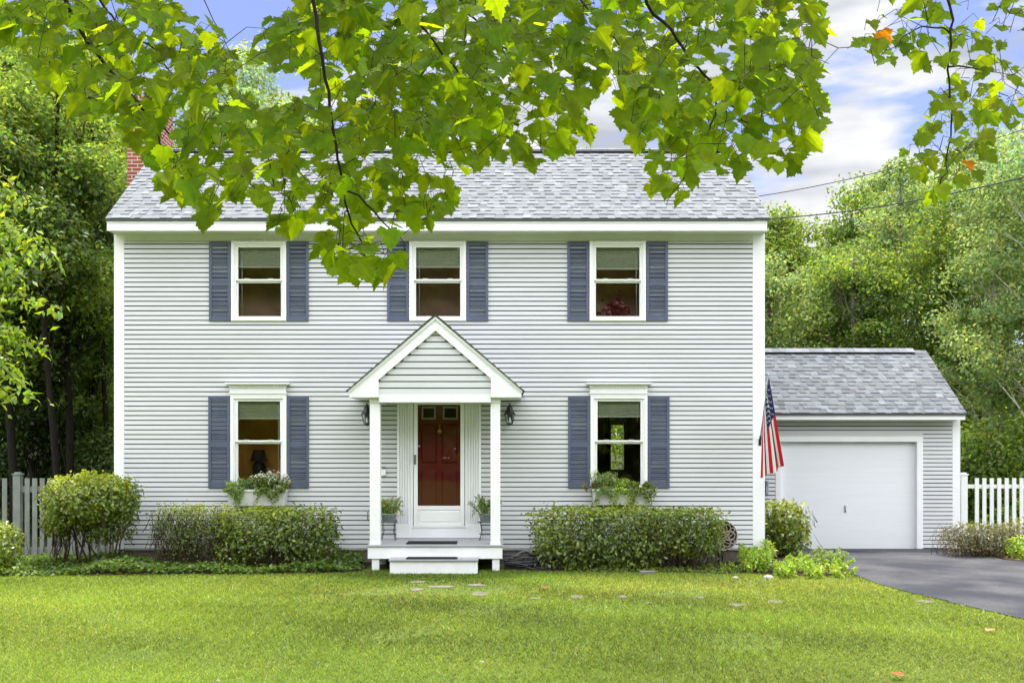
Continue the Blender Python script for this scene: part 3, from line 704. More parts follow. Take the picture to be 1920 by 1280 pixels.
def window(w_, i):
    x0, x1, z0, z1 = w_['x0'], w_['x1'], w_['z0'], w_['z1']
    mb = MB(); ring(mb, x0, x1, z0, z1, 0.055, -0.075, 0.0, .005, tb=.03)
    mb.box(x0 + .055, x1 - .055, -0.06, 0.02, z0 + .03, w_['gb'] - 0.045)
    win = mb.build('window', M['frame'], house)
    g0, g1, gt, gb = w_['g0'], w_['g1'], w_['gt'], w_['gb']
    rm = (w_['r0'] + w_['r1']) / 2
    mb = MB(); ring(mb, x0 + .055, x1 - .055, gb - .05, gt + .05, 0.022, -0.055, 0.05, .003); mb.build('frame', M['frame'], win)
    a0, a1 = x0 + .077, x1 - .077
    mb = MB()     # upper sash, further out
    mb.box(a0, g0 + .004, -0.042, 0.0, rm, gt + .028); mb.box(g1 - .004, a1, -0.042, 0.0, rm, gt + .028)
    mb.box(g0 + .004, g1 - .004, -0.042, 0.0, gt, gt + .028); mb.box(a0, a1, -0.048, 0.0, rm, w_['r1'] + .004, bev=.003)
    if True:
        for q in (0.24, 0.76):
            xc = a0 + (a1 - a0) * q; mb.box(xc - .04, xc + .04, -0.058, -0.02, w_['r1'] + .004, w_['r1'] + .014)
    mb.build('sash', M['frame'], win)
    mb = MB()     # lower sash
    mb.box(a0, g0 - .0, -0.01, 0.03, gb - .028, rm - .001); mb.box(g1, a1, -0.01, 0.03, gb - .028, rm - .001)
    mb.box(g0, g1, -0.01, 0.03, gb - .028, gb); mb.box(g0, g1, -0.012, 0.03, w_['r0'] - .004, rm - .001)
    mb.build('sash', M['frame'], win)
    mb = MB(); mb.face([(g0 + .003, -0.02, rm), (g1 - .003, -0.02, rm), (g1 - .003, -0.02, gt + .01), (g0 + .003, -0.02, gt + .01)]); mb.build('pane', M['glass'], win)
    mb = MB(); mb.face([(g0 - .01, 0.012, gb - .01), (g1 + .01, 0.012, gb - .01), (g1 + .01, 0.012, rm - .005), (g0 - .01, 0.012, rm - .005)]); mb.build('pane', M['glass'], win)
    # raised blind with its stacked folds
    bh = (0.29, 0.31, 0.34, 0.27, 0.24)[i]
    mb = MB(); z = gt + .03
    while z > gt - bh:
        mb.raw([(g0 - .005, 0.045, z), (g1 + .005, 0.045, z), (g1 + .005, 0.075, z - .02), (g0 - .005, 0.075, z - .02), (g1 + .005, 0.047, z - .031), (g0 - .005, 0.047, z - .031)], [(0, 1, 2, 3), (3, 2, 4, 5)])
        z -= .031
    mb.box(g0 - .005, g1 + .005, 0.035, 0.055, z - .025, z)
    mb.build('blind', M['blind'], win)
    xw = g0 + .05 if i in (0, 1) else g1 - .05
    mb = MB(); mb.tube([(xw, .05, gt - .05), (xw + .003, .05, (gt - .35 if i == 4 else gb + .02))], .005, 5); mb.build('blind_cord', M['frame'], win)
    if w_['low']:
        mb = MB(); c0, c1 = x0 - .01, x1 + .0
        mb.box(c0, c1, -0.078, -0.0, z1 + .001, WZ(738)); mb.box(c0 - .015, c1 + .015, -0.092, 0, WZ(738), WZ(735.5))
        mb.box(c0 + .005, c1 - .005, -0.085, 0, WZ(735.5), WZ(727))
        mb.box(c0 - .025, c1 + .025, -0.115, 0, WZ(723.5), WZ(721)); mb.box(c0 - .06, c1 + .06, -0.165, 0, WZ(721), WZ(718), bev=.004)
        mb.box(c0 - .005, c1 + .005, -0.090, 0, WZ(727), WZ(723.5))
        hd = mb.build('window_header', M['trim'], house)
        mb = MB(); xq = c0
        while xq < c1 - .02: mb.box(xq, xq + .028, -0.112, -0.090, WZ(726.8), WZ(723.6)); xq += .054
        mb.build('dentil_trim', M['trim'], hd)
    # shutters
    sz0 = WZ(602.5) if not w_['low'] else WZ(914.5); sz1 = WZ(454.5) if not w_['low'] else WZ(743.5)
    louvre_shutter(x0 - .012 - .365, x0 - .012, sz0, sz1, house); louvre_shutter(x1 + .012, x1 + .012 + .365, sz0, sz1, house)
for i, w_ in enumerate(wins): window(w_, i)

# rooms seen through the panes: one hollow box per window, the lower right one reaching the back window
def room(x0, x1, z0, z1, depth, wx0, wx1, wz0, wz1, m, back=None):
    mb = MB(); y0, y1 = 0.08, depth
    fl = [(x0, y0, z0), (x1, y0, z0), (x1, y1, z0), (x0, y1, z0)]
    mb.face(fl, 1); mb.face([(a, b, z1) for a, b, c in fl], 0)
    mb.face([(x0, y0, z0), (x0, y1, z0), (x0, y1, z1), (x0, y0, z1)]); mb.face([(x1, y0, z0), (x1, y1, z0), (x1, y1, z1), (x1, y0, z1)])
    def wallhole(y, h):
        hx0, hx1, hz0, hz1 = h
        mb.face([(x0, y, z0), (hx0, y, z0), (hx0, y, z1), (x0, y, z1)]); mb.face([(hx1, y, z0), (x1, y, z0), (x1, y, z1), (hx1, y, z1)])
        mb.face([(hx0, y, z0), (hx1, y, z0), (hx1, y, hz0), (hx0, y, hz0)]); mb.face([(hx0, y, hz1), (hx1, y, hz1), (hx1, y, z1), (hx0, y, z1)])
    wallhole(y0, (wx0, wx1, wz0, wz1))
    if back: wallhole(y1, back)
    else: mb.face([(x0, y1, z0), (x1, y1, z0), (x1, y1, z1), (x0, y1, z1)])
    return mb
for i, w_ in enumerate(wins):
    xc = (w_['g0'] + w_['g1']) / 2
    wx0, wx1, wz0, wz1 = w_['g0'] - .045, w_['g1'] + .045, w_['gb'] - .045, w_['gt'] + .045
    if i < 3: mb = room(xc - 1.5, xc + 1.5, 3.10, 5.45, 1.1, wx0, wx1, wz0, wz1, None); o = mb.build('room', [M['room'], M['furn']], house)
    elif i == 3: mb = room(xc - 1.6, xc + 2.0, 0.6, 3.0, 1.05, wx0, wx1, wz0, wz1, None); o = mb.build('room', [M['room_warm'], M['furn']], house)
    else: mb = room(0.3, 4.3, 0.6, 3.0, HD - 0.02, wx0, wx1, wz0, wz1, None, BWIN); o = mb.build('room', [M['room_green'], M['furn']], house)
    o.data.materials[0] = M['room_warm'] if i == 3 else (M['room_green'] if i == 4 else M['room'])
mb = MB(); ring(mb, BWIN[0] - .07, BWIN[1] + .07, BWIN[2] - .07, BWIN[3] + .2, .07, HD - .06, HD - .0215); zz = (BWIN[2] + BWIN[3]) / 2
mb.box(BWIN[0], BWIN[1], HD - .05, HD - .025, zz + .08, zz + .14); mb.build('back_window_frame', M['frame'], house)
# things standing inside, dim shapes behind the glass
xa = wins[3]['g0']
mb = MB(); mb.box(xa - .3, xa + 1.6, .6, .9, .6, 1.36); mb.box(xa + .5, xa + .95, 0.98, 1.03, 1.75, 2.25)
mb.lathe([(0.05, 1.42), (.11, 1.48), (.12, 1.62), (.04, 1.75), (.03, 1.8)], xa + .18, .75, 10); mb.lathe([(.16, 1.72), (.10, 1.92), (.09, 1.92)], xa + .18, .75, 12)
mb.build('dark_furnishing', M['furn'], house)
mb = MB(); mb.tube([(wins[4]['g0'] + .49, 3.2, .6), (wins[4]['g0'] + .49, 3.2, 3.0)], .05, 6); mb.build('dark_furnishing', M['furn'], house)
mb = MB(); xa = (wins[2]['g0'] + wins[2]['g1']) / 2
# dark red drapery bunch in the upper right window
rg = np.random.default_rng(4)
P = np.stack([xa + rg.normal(0, .10, 260), .35 + rg.normal(0, .04, 260), wins[2]['gb'] + .05 + np.abs(rg.normal(0, .13, 260))], 1)
V = leafcloud(P, .09, rg, up=0)
M['dried'] = leafmat('dried_red_flowers', (0.42, 0.07, 0.09), .3, (0.5, 0.1, 0.1))
npmesh('dried_flowers', V, 4, M['dried'], house, leafcol(260, rg, .3))

# ---- front door
mb = MB()
dx0, dx1 = WX(771), WX(876)
# door surround: jamb, head
mb.box(dx0 - .012, dx0 + .035, -0.045, 0.03, WZ(986.5), 2.78); mb.box(dx1 - .035, dx1 + .012, -0.045, 0.03, WZ(986.5), 2.78)
mb.box(dx0 + .035, dx1 - .035, -0.045, 0.03, WZ(751), 2.78)
mb.box(dx0 - .012, dx1 + .012, -0.055, 0.03, .425, WZ(988), bev=.004); mb.box(dx0 - .012, dx1 + .012, -0.07, 0.03, WZ(988) + .001, WZ(986.3), bev=.003)
mb.build('door_surround', M['trim'], house)
for x0, x1 in ((WX(745), WX(769.5)), (WX(877.5), WX(902))):
    mb = MB(); zt_ = 2.80
    mb.box(x0 - .015, x1 + .008, -0.075, 0, .425, WZ(982), bev=.006)
    mb.box(x0, x1, -0.042, 0, WZ(982), zt_)
    nfl = 5; wf = (x1 - x0 - .02) / nfl
    for k in range(nfl):
        a = x0 + .01 + k * wf; mb.box(a + .009, a + wf - .009, -0.066, -0.042, WZ(980), zt_ - .03, bev=.004)
    mb.build('pilaster', M['trim'], house)
sx0, sx1 = WX(776), WX(871)
gl0, gl1, gzb, gzt = WX(783.5), WX(863.5), WZ(947.5), WZ(758.5)
mb = MB(); yf = -0.05
mb.box(sx0, gl0, yf, -0.015, WZ(986), WZ(752), bev=.003); mb.box(gl1, sx1, yf, -0.015, WZ(986), WZ(752), bev=.003)
mb.box(gl0, gl1, yf + .001, -0.015, gzt, WZ(752), bev=.003); mb.box(gl0, gl1, yf + .001, -0.015, WZ(955), gzb, bev=.003); mb.box(gl0, gl1, yf + .001, -0.015, WZ(986), WZ(980), bev=.003)
mb.box(gl0, gl1, -0.035, -0.015, WZ(980), WZ(955)); mb.box(gl0 + .022, gl1 - .022, -0.046, -0.035, WZ(977.5), WZ(957.5), bev=.006)
sdoor = mb.build('storm_door', M['frame'], house)
M['glass_door'] = glassmat('storm_glass', (0.9, 0.9, 0.9), 1.1)
mb = MB(); mb.face([(gl0, -0.03, gzb), (gl1, -0.03, gzb), (gl1, -0.03, gzt), (gl0, -0.03, gzt)]); mb.build('pane', M['glass_door'], sdoor)
mb = MB(); mb.box(sx0 + .012, sx0 + .035, -0.075, -0.05, WZ(870), WZ(852), bev=.004); mb.box(sx0 + .02, sx0 + .03, -0.09, -0.075, WZ(869), WZ(856)); mb.build('handle', M['black'], sdoor)
ry = 0.02
mb = MB(); mb.box(sx0 + .03, sx1 - .03, ry, ry + .045, .6, 2.74)
def rp(x0, x1, z0, z1): mb.raw([(x0, ry - .001, z0), (x1, ry - .001, z0), (x1, ry - .001, z1), (x0, ry - .001, z1), (x0 + .025, ry - .014, z0 + .025), (x1 - .025, ry - .014, z0 + .025), (x1 - .025, ry - .014, z1 - .025), (x0 + .025, ry - .014, z1 - .025)], [(4, 5, 6, 7), (0, 1, 5, 4), (1, 2, 6, 5), (2, 3, 7, 6), (3, 0, 4, 7)])
xm = (gl0 + gl1) / 2
for a, b in ((gl0 + .05, xm - .04), (xm + .04, gl1 - .05)):
    rp(a, b, WZ(868), WZ(795)); rp(a, b, WZ(950), WZ(882))
rdoor = mb.build('front_door', M['reddoor'], house)
for a, b in ((WX(790.5), WX(817)), (WX(830), WX(858.5))):
    mb = MB(); ring(mb, a, b, WZ(786), WZ(762), .028, ry - .02, ry - .001, .004); mb.face([(a, ry - .004, WZ(786)), (b, ry - .004, WZ(786)), (b, ry - .004, WZ(762)), (a, ry - .004, WZ(762))], 1); mb.build('door_light', [M['cream'], M['furn']], rdoor)
mb = MB(); mb.lathe([(0, 2.24), (.010, 2.25), (.006, 2.30), (.012, 2.345), (0.0, 2.36)], xm + .01, ry - .025, 8)
rgp = [(xm + .01 + .032 * math.sin(a), ry - .03, 2.235 + .036 * math.cos(a) + .0) for a in [k * 2 * math.pi / 12 for k in range(13)]]
mb.tube(rgp, .006, 6, cap=False); mb.box(xm - .022, xm + .042, ry - .02, ry, 2.225, 2.255); mb.build('knocker', M['brass'], rdoor)
mb = MB(); mb.lathe([(0, WZ(836) - .025), (.022, WZ(836) - .015), (.028, WZ(836)), (.022, WZ(836) + .015), (0, WZ(836) + .025)], sx0 + .085, ry - .05, 10); mb.tube([(sx0 + .085, ry, WZ(836)), (sx0 + .085, ry - .04, WZ(836))], .012, 8); mb.build('door_knob', M['steel'], rdoor)
# outlet box by the door, conduit left of porch
mb = MB(); mb.box(WX(715.5), WX(724), -0.06, -0.02, WZ(892), WZ(877), bev=.005); mb.box(WX(716.5), WX(723.5), -0.075, -0.06, WZ(891), WZ(882), bev=.005); mb.build('outlet_cover', [M['frame']], house)
mb = MB(); mb.box(WX(716), WX(724), -0.085, -0.024, WZ(876.8), WZ(875), 0); mb.build('outlet_hood', M['black'], house)
mb = MB(); mb.tube([(WX(690), -0.04, WZ(975)), (WX(690), -0.04, WZ(957)), (WX(688.5), -0.04, WZ(956))], .008, 6); mb.build('downpipe_vent', M['steel'], house)

# ---- porch
PY = -1.22; ps = F / (D0 + PY)
def QX(px, d=D0 + PY): return (px - CX) * d / F
def QZ(py, d=D0 + PY): return H0 + (CY - py) * d / F
DT = 0.42
mb = MB()
for k in range(9):
    y0 = PY + .005 + k * .137; mb.box(QX(687), QX(943.5), y0, y0 + .132, DT - .028, DT - .0, bev=.003)
deck = mb.build('porch_deck', M['deckboard'], house)
mb = MB(); fx0, fx1 = QX(689), QX(942)
mb.box(fx0, fx1, PY + .03, PY + .055, QZ(1047.5), DT - .029, bev=.004); mb.box(fx0, fx0 + .03, PY + .056, 0, QZ(1047.5), DT - .029); mb.box(fx1 - .03, fx1, PY + .056, 0, QZ(1047.5), DT - .029)
mb.build('porch_skirt', M['post'], house)
for x0, x1 in ((QX(696.5), QX(710)), (QX(923), QX(936.5))):
    for ya_, yb_ in ((PY + .057, PY + .17), (-0.2, -0.08)):
        mb = MB(); mb.box(x0, x1, ya_, yb_, -.02, QZ(1047.5)); mb.build('deck_support', M['post'], house)
for x0, x1 in ((QX(692.7), QX(712)), (QX(919.7), QX(938))):
    mb = MB(); cw = x1 - x0; mb.box(x0, x1, PY + .035, PY + .035 + cw, DT, QZ(754.5), bev=.006)
    mb.box(x0 - .006, x1 + .006, PY + .029, PY + .04 + cw, DT + .001, DT + .035)
    mb.build('porch_post', M['post'], house)
STY = -1.55
def TX(px): return QX(px, D0 + STY)
def TZ(py): return QZ(py, D0 + STY)
mb = MB(); mb.box(TX(730.5), TX(895), STY + .03, STY + .36, -.02, TZ(1052), bev=.004); mb.build('porch_step', M['post'], house)
mb = MB(); mb.box(TX(728.5), TX(896.5), STY, PY + .028, TZ(1051.8), TZ(1048.6), bev=.004); mb.build('step_tread', M['deckboard'], house)
# beam, ceiling
GY = -1.30; 
def GX(px): return QX(px, D0 + GY)
def GZ(py): return QZ(py, D0 + GY)
bz0 = QZ(754.5)
mb = MB(); mb.box(QX(692), QX(938.5), PY + .02, PY + .21, bz0, bz0 + .17, bev=.004)
mb.box(QX(692), QX(692) + .15, PY + .211, -0.0, bz0, bz0 + .17); mb.box(QX(938.5) - .15, QX(938.5), PY + .211, 0, bz0, bz0 + .17); mb.build('porch_beam', M['post'], house)
mb = MB(); mb.box(QX(692) + .15, QX(938.5) - .15, PY + .211, -0.0, bz0 + .12, bz0 + .14); mb.build('porch_ceiling', M['soffit'], house)
# gable front: siding triangle, boxed eave returns, rake boards
ax, az_ = GX(813.7), GZ(591.5); lx, rx, ez = GX(655), GX(977.8), GZ(731)
sl = (az_ - ez) / ((rx - lx) / 2)
axc = (lx + rx) / 2
def rake_z(x, drop=0): return az_ - abs(x - axc) * sl - drop
tx0, tx1 = GX(709.5), GX(920.5)
gfy = PY + .0
mb = MB(); drop = 0.225
def tri_seg(z0, z1):
    hw = (az_ - drop + .06 - z1) / sl
    a, b = max(tx0, axc - hw), min(tx1, axc + hw)
    return [(a, b)] if b - a > .03 else []
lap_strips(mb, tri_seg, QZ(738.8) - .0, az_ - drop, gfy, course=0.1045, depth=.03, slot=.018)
mb.build('porch_gable', [M['siding'], M['lap_shade']], house)
mb = MB(); mb.box(tx0, tx1, gfy - .035, gfy, bz0 + .002, QZ(738.8) - .001, bev=.003); mb.build('porch_header', M['post'], house)
mb = MB()
# rake boards with returns, one polygon each side, front face at GY
zret = GZ(744.5)
for sgn, xe, xi in ((-1, lx, tx0), (1, rx, tx1)):
    t_ = .035
    # outer rim (crown) and wide rake board
    inner_apex = az_ - .235
    zi = rake_z(xi, .0) - .235
    poly = [(xe, zret), (xi, zret), (xi, zi), (axc, inner_apex + 0.0), (axc, az_ - .045), (xe, ez - .035)]
    if sgn > 0: poly = poly[::-1]
    mb.prism(poly[::-1], GY, gfy + .0)
    pr = [(xe + sgn * .012, ez - .05), (xe + sgn * .012, ez + .0), (axc, az_ - .012), (axc, az_ - .062)]
    if sgn < 0: pr = pr[::-1]
    mb.prism(pr, GY - .022, GY - .001)
    # boxed eave running back to the wall
    mb.box(xe, xi - sgn * 0.0, gfy + .001, -.02, zret, zret + .02)
    mb.box(xe, xe - sgn * .025, gfy + .001, -.02, zret + .021, ez - .04)
mb.build('rake_trim', M['post'], house)
mb = MB()
for sgn, xe in ((-1, lx), (1, rx)):
    # roof slab and shingles run along the slope (in x), courses parallel to y
    dxs, dzs = axc - (xe + sgn * .03), az_ - (ez - .03 * sl); Ls = math.hypot(dxs, dzs); ux, uz = dxs / Ls, dzs / Ls
    nx, nz = (-uz, ux) if ux > 0 else (uz, -ux)
    if nz < 0: nx, nz = -nx, -nz
    nr = 12; ex = Ls / nr; rnd = random.Random(8 + sgn)
    X0, Z0 = xe + sgn * .03, ez - .03 * sl + 0.002
    yA, yB = GY - .045, -0.026
    def P(s, n_, y): return (X0 + ux * s + nx * n_, y, Z0 + uz * s + nz * n_)
    mb.raw([P(0, .0, yA), P(Ls, .0, yA), P(Ls, .0, yB), P(0, .0, yB), P(0, .012, yA), P(Ls, .012, yA), P(Ls, .012, yB), P(0, .012, yB)],
           [(0, 1, 2, 3), (4, 5, 6, 7), (0, 1, 5, 4), (1, 2, 6, 5), (2, 3, 7, 6), (3, 0, 4, 7)], 0, c=(.10, .11, .08))
    for i in range(nr):
        y = yA - .004
        while y < yB:
            wd = rnd.uniform(.1, .24); y2 = min(y + wd, yB); k = rnd.uniform(.8, 1.2); c = (.30 * k, .30 * k, .33 * k); s0, s1 = i * ex - .01, (i + 1) * ex
            mb.face([P(s0, .024, y), P(s0, .024, y2), P(s1, .013, y2), P(s1, .013, y)], 0, c)
            mb.face([P(s0, .010, y), P(s0, .010, y2), P(s0, .024, y2), P(s0, .024, y)], 0, (.1, .1, .1)); mb.face([P(s0, .010, y), P(s0, .024, y), P(s1, .013, y), P(s1, .008, y)], 0, (.12, .13, .10)); y = y2
mb.build('porch_roof', M['shingle'], house)

# ---------------------------------------------------------------- garage
GYW = 3.06; gsc = F / (D0 + GYW)
def AX(px): return (px - CX) / gsc
def AZ(py): return H0 + (CY - py) / gsc
garage = thing('garage', 'single car garage with white overhead door beside the asphalt driveway', 'garage', (6.9, GYW, -.08))
gx0, gx1 = 4.75, AX(1798); GB = AZ(1026)
dX0, dX1, dZt = AX(1463), AX(1718), AZ(828)
mb = MB()
gh = [(dX0 - .10, dX1 + .12, -1, AZ(818))]
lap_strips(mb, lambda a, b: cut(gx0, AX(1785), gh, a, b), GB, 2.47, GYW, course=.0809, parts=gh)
mb.face([(gx1, GYW, -.1), (gx1, GYW + 3.2, -.1), (gx1, GYW + 3.2, 2.5), (gx1, GYW + 1.6, 3.95), (gx1, GYW, 2.5)])
mb.face([(gx0, GYW, -.1), (gx0, GYW + 3.2, -.1), (gx0, GYW + 3.2, 2.5), (gx0, GYW + 1.6, 3.95), (gx0, GYW, 2.5)])
mb.face([(gx0, GYW + 3.2, -.1), (gx1, GYW + 3.2, -.1), (gx1, GYW + 3.2, 2.5), (gx0, GYW + 3.2, 2.5)])
mb.build('wall', [M['siding'], M['lap_shade']], garage)
for xa_, xb_ in ((gx0, dX0 - .11), (dX1 + .13, gx1)):
    mb = MB(); mb.box(xa_, xb_, GYW + .001, GYW + .1, -.2, GB - .001); mb.build('foundation', M['concrete'], garage)
mb = MB(); mb.box(AX(1785), gx1 + .015, GYW - .03, GYW - .0, GB - .04, 2.49, bev=.004); mb.box(gx1 + .001, gx1 + .016, GYW + .001, GYW + .13, GB - .04, 2.49); mb.build('corner_board', M['trim'], garage)
mb = MB(); mb.box(dX0 - .10, dX0, GYW - .04, GYW + .1, -.09, dZt, bev=.004); mb.box(dX1, dX1 + .12, GYW - .04, GYW + .1, -.09, dZt, bev=.004); mb.box(dX0 - .10, dX1 + .12, GYW - .042, GYW + .1, dZt + .001, AZ(818), bev=.004)
mb.build('door_casing', M['trim'], garage)
mb = MB(); nsec = 4; hh = (dZt + .075) / nsec
for k in range(nsec):
    z0 = -.075 + k * hh; mb.box(dX0, dX1, GYW + .075, GYW + .11, z0 + .0004, z0 + hh - .0004, bev=.0008)
gd = mb.build('garage_door', M['garagedoor'], garage)
mb = MB(); mb.box(dX0, dX1, GYW + .074, GYW + .1, -.085, -.074); mb.build('bottom_seal', M['black'], gd)
mb = MB(); hx, hz = AX(1587), AZ(953); mb.lathe([(0, hz + .05), (.015, hz + .045), (.018, hz + .02), (.01, hz)], hx, GYW + .06, 8); mb.tube([(hx, GYW + .06, hz + .0), (hx + .004, GYW + .05, hz - .07)], [.016, .010], 6); mb.box(hx - .012, hx + .012, GYW + .06, GYW + .075, hz - .08, hz + .06); mb.build('handle', M['steel'], gd)
GE = GYW - .36; gze = 2.625
mb = MB(); mb.box(gx0 - .3, AX(1810) * (D0 + GE) / (D0 + GYW), GE, GE + .028, 2.49, 2.605, bev=.004); mb.build('fascia', M['trim'], garage)
grx = QX(1811, D0 + GE)
mb = MB(); mb.box(gx0 - .3, grx - .03, GE + .03, GYW - .031, 2.495, 2.51); mb.box(gx0, grx - .1, GYW - .028, GYW - .0, 2.455, 2.494); mb.build('soffit', M['soffit'], garage)
mb = MB(); GRY, GRZ = 4.65, 4.02
shingle_roof(mb, gx0 - .25, grx, GE - .03, gze, GRY, GRZ, 23, base=(0.140, 0.150, 0.166), contrast=0.13)
mb.face([(gx0 - .25, GE - .03, gze - .045), (gx0 - .25, GRY, GRZ - .05), (grx, GRY, GRZ - .05), (grx, GE - .03, gze - .045)], 0, dk)
mb.face([(gx0 - .25, GE - .03, gze - .045), (grx, GE - .03, gze - .045), (grx, GE - .03, gze), (gx0 - .25, GE - .03, gze)], 0, (.1, .1, .1))
mb.face([(grx, GE - .03, gze - .045), (grx, GRY, GRZ - .05), (grx, GRY, GRZ), (grx, GE - .03, gze)], 0, (.4, .4, .4))
mb.face([(gx0 - .25, GRY, GRZ), (grx, GRY, GRZ), (grx, GYW + 3.5, 2.6), (gx0 - .25, GYW + 3.5, 2.6)], 0, (.3, .3, .33))
groof = mb.build('roof', M['shingle'], garage)
mb = MB(); ridge(mb, gx0 - .25, grx - .28, GRY, GRZ + .012, w_=.16, lift=.035, seed=5); mb.build('ridge_cap', M['shingle'], groof)
mb = MB(); mb.box(gx0 - .25, grx - .29, GRY - .13, GRY + .13, GRZ - .10, GRZ - .035); mb.build('ridge_vent', M['shadowgap'], groof)
mb = MB(); mb.box(AX(1434), AX(1439.5), GYW - .09, GYW - .025, AZ(925), AZ(900), bev=.006); mb.box(AX(1436), AX(1438.5), GYW - .12, GYW - .09, AZ(910), AZ(902)); mb.build('meter_box', M['pot'], garage)

# ---------------------------------------------------------------- wall lanterns
def lantern(cx, label):
    t = thing('wall_lantern', label, 'lantern', (cx, -0.03, 2.42), 'carriage lanterns either side of the porch')
    y = -0.15
    mb = MB(); mb.lathe([(0, 2.72), (.008, 2.715), (.008, 2.69), (.022, 2.68), (.018, 2.66), (.05, 2.645), (.055, 2.60), (.085, 2.55), (.10, 2.535), (.10, 2.525), (.0, 2.525)], cx, y, 8, smooth=False); mb.build('cap', M['black'], t)
    mb = MB()
    for k in range(6):
        a = k * math.pi / 3 + .3; mb.tube([(cx + .088 * math.cos(a), y + .088 * math.sin(a), 2.53), (cx + .05 * math.cos(a), y + .05 * math.sin(a), 2.37)], .006, 5)
    mb.lathe([(0, 2.375), (.055, 2.375), (.055, 2.36), (.03, 2.35), (.015, 2.335), (0, 2.32)], cx, y, 8, smooth=False); mb.build('cage', M['black'], t)
    mb = MB(); mb.lathe([(.080, 2.524), (.045, 2.376)], cx, y, 12); mb.build('glass_shade', M['glass'], t)
    mb = MB(); mb.lathe([(.018, 2.38), (.018, 2.44), (.012, 2.47), (0, 2.48)], cx, y, 8); mb.build('candle_tube', M['frame'], t)
    mb = MB(); mb.tube([(cx, -0.03, 2.50), (cx, -0.09, 2.44), (cx, -.15, 2.36)], .010, 6); mb.box(cx - .045, cx + .045, -.04, -.024, 2.42, 2.60, bev=.004); mb.build('bracket', M['black'], t)
lantern(WX(955.5) - .0, 'black wall lantern right of the porch post')
lantern(WX(690), 'black wall lantern half hidden behind the left porch post')

# ---------------------------------------------------------------- flag
def flag():
    bp = Vector((4.40, -0.03, WZ(828))); tp = U(1441, 704, 17.2)
    t = thing('flag', 'striped national flag with stars hanging from an angled pole on the house corner', 'flag', tuple(bp))
    mb = MB(); mb.tube([bp, tp], .011, 8); mb.lathe([(0, tp.z + .03), (.015, tp.z + .02), (.018, tp.z), (0.0, tp.z - .015)], tp.x, tp.y, 8); mb.build('pole', M['steel'], t)
    mb = MB(); mb.box(bp.x - .025, bp.x + .02, -.05, -.033, bp.z - .06, bp.z + .05, bev=.004); mb.tube([bp + Vector((0, .0, -.01)), bp.lerp(tp, .09)], .02, 8); mb.build('bracket', M['black'], t)
    A = tp.lerp(bp, .02); B = tp.lerp(bp, .74)
    dA = 17.22; Dp = U(1470, 872, 17.0); Cp = U(1424.5, 896, 17.55)
    NU, NV = 52, 52     # u across stripes (0 = top stripe side A..D), v along the fly
    def S(u, v):
        uu = u + .105 * math.sin(4 * math.pi * u + .4 * v) * (.3 + .7 * min(1, v * 2)); uu = min(max(uu, 0), 1)
        p = (A.lerp(Dp, v)).lerp(B.lerp(Cp, v), uu)
        fold = math.cos(4 * math.pi * u + .4 * v) * .05 * (0.35 + v) + math.sin(u * 17 + 1) * .008
        sx = math.sin(u * 12.5) * .014 * v
        sag = -0.02 * math.sin(math.pi * u) * v + (.022 * math.sin(u * 13.0) * v ** 3)
        return Vector((p.x + sx, p.y - fold, p.z + sag))
    red, white, blue = (.42, .004, .012), (.62, .62, .63), (.008, .014, .075)
    mb = MB(); mc = MB()
    G = [[S(i / NU, j / NV) for j in range(NV + 1)] for i in range(NU + 1)]
    for i in range(NU):
        for j in range(NV):
            cant = i < 28 and j < int(.42 * NV)
            c = blue if cant else (red if (i // 4) % 2 == 0 else white)
            (mc if cant else mb).face([G[i][j], G[i + 1][j], G[i + 1][j + 1], G[i][j + 1]], 0, c)
    cl = mb.build('cloth', M['flagcloth'], t)
    ca = mc.build('canton', M['flagcloth'], t)
    ms = MB()
    for r in range(9):
        for q in range(6 if r % 2 == 0 else 5):
            u = (r + 1) / 10 * 14 / 26; v = ((q * 2 + (1 if r % 2 == 0 else 2)) / 12) * .41
            c = S(u, v); du = (S(u + .02, v) - c).normalized(); dv = (S(u, v + .02) - c).normalized(); nn = du.cross(dv).normalized()
            if nn.y > 0: nn = -nn
            dv = nn.cross(du).normalized()
            for side in (1, -1):
                pts = []
                for k in range(10):
                    a = k * math.pi / 5; rr = .019 if k % 2 == 0 else .009
                    pts.append(c + nn * .004 * side + (dv * math.cos(a) + du * math.sin(a)) * rr)
                ms.face(pts, 0, white)
    ms.build('star', M['flagcloth'], ca)
flag()

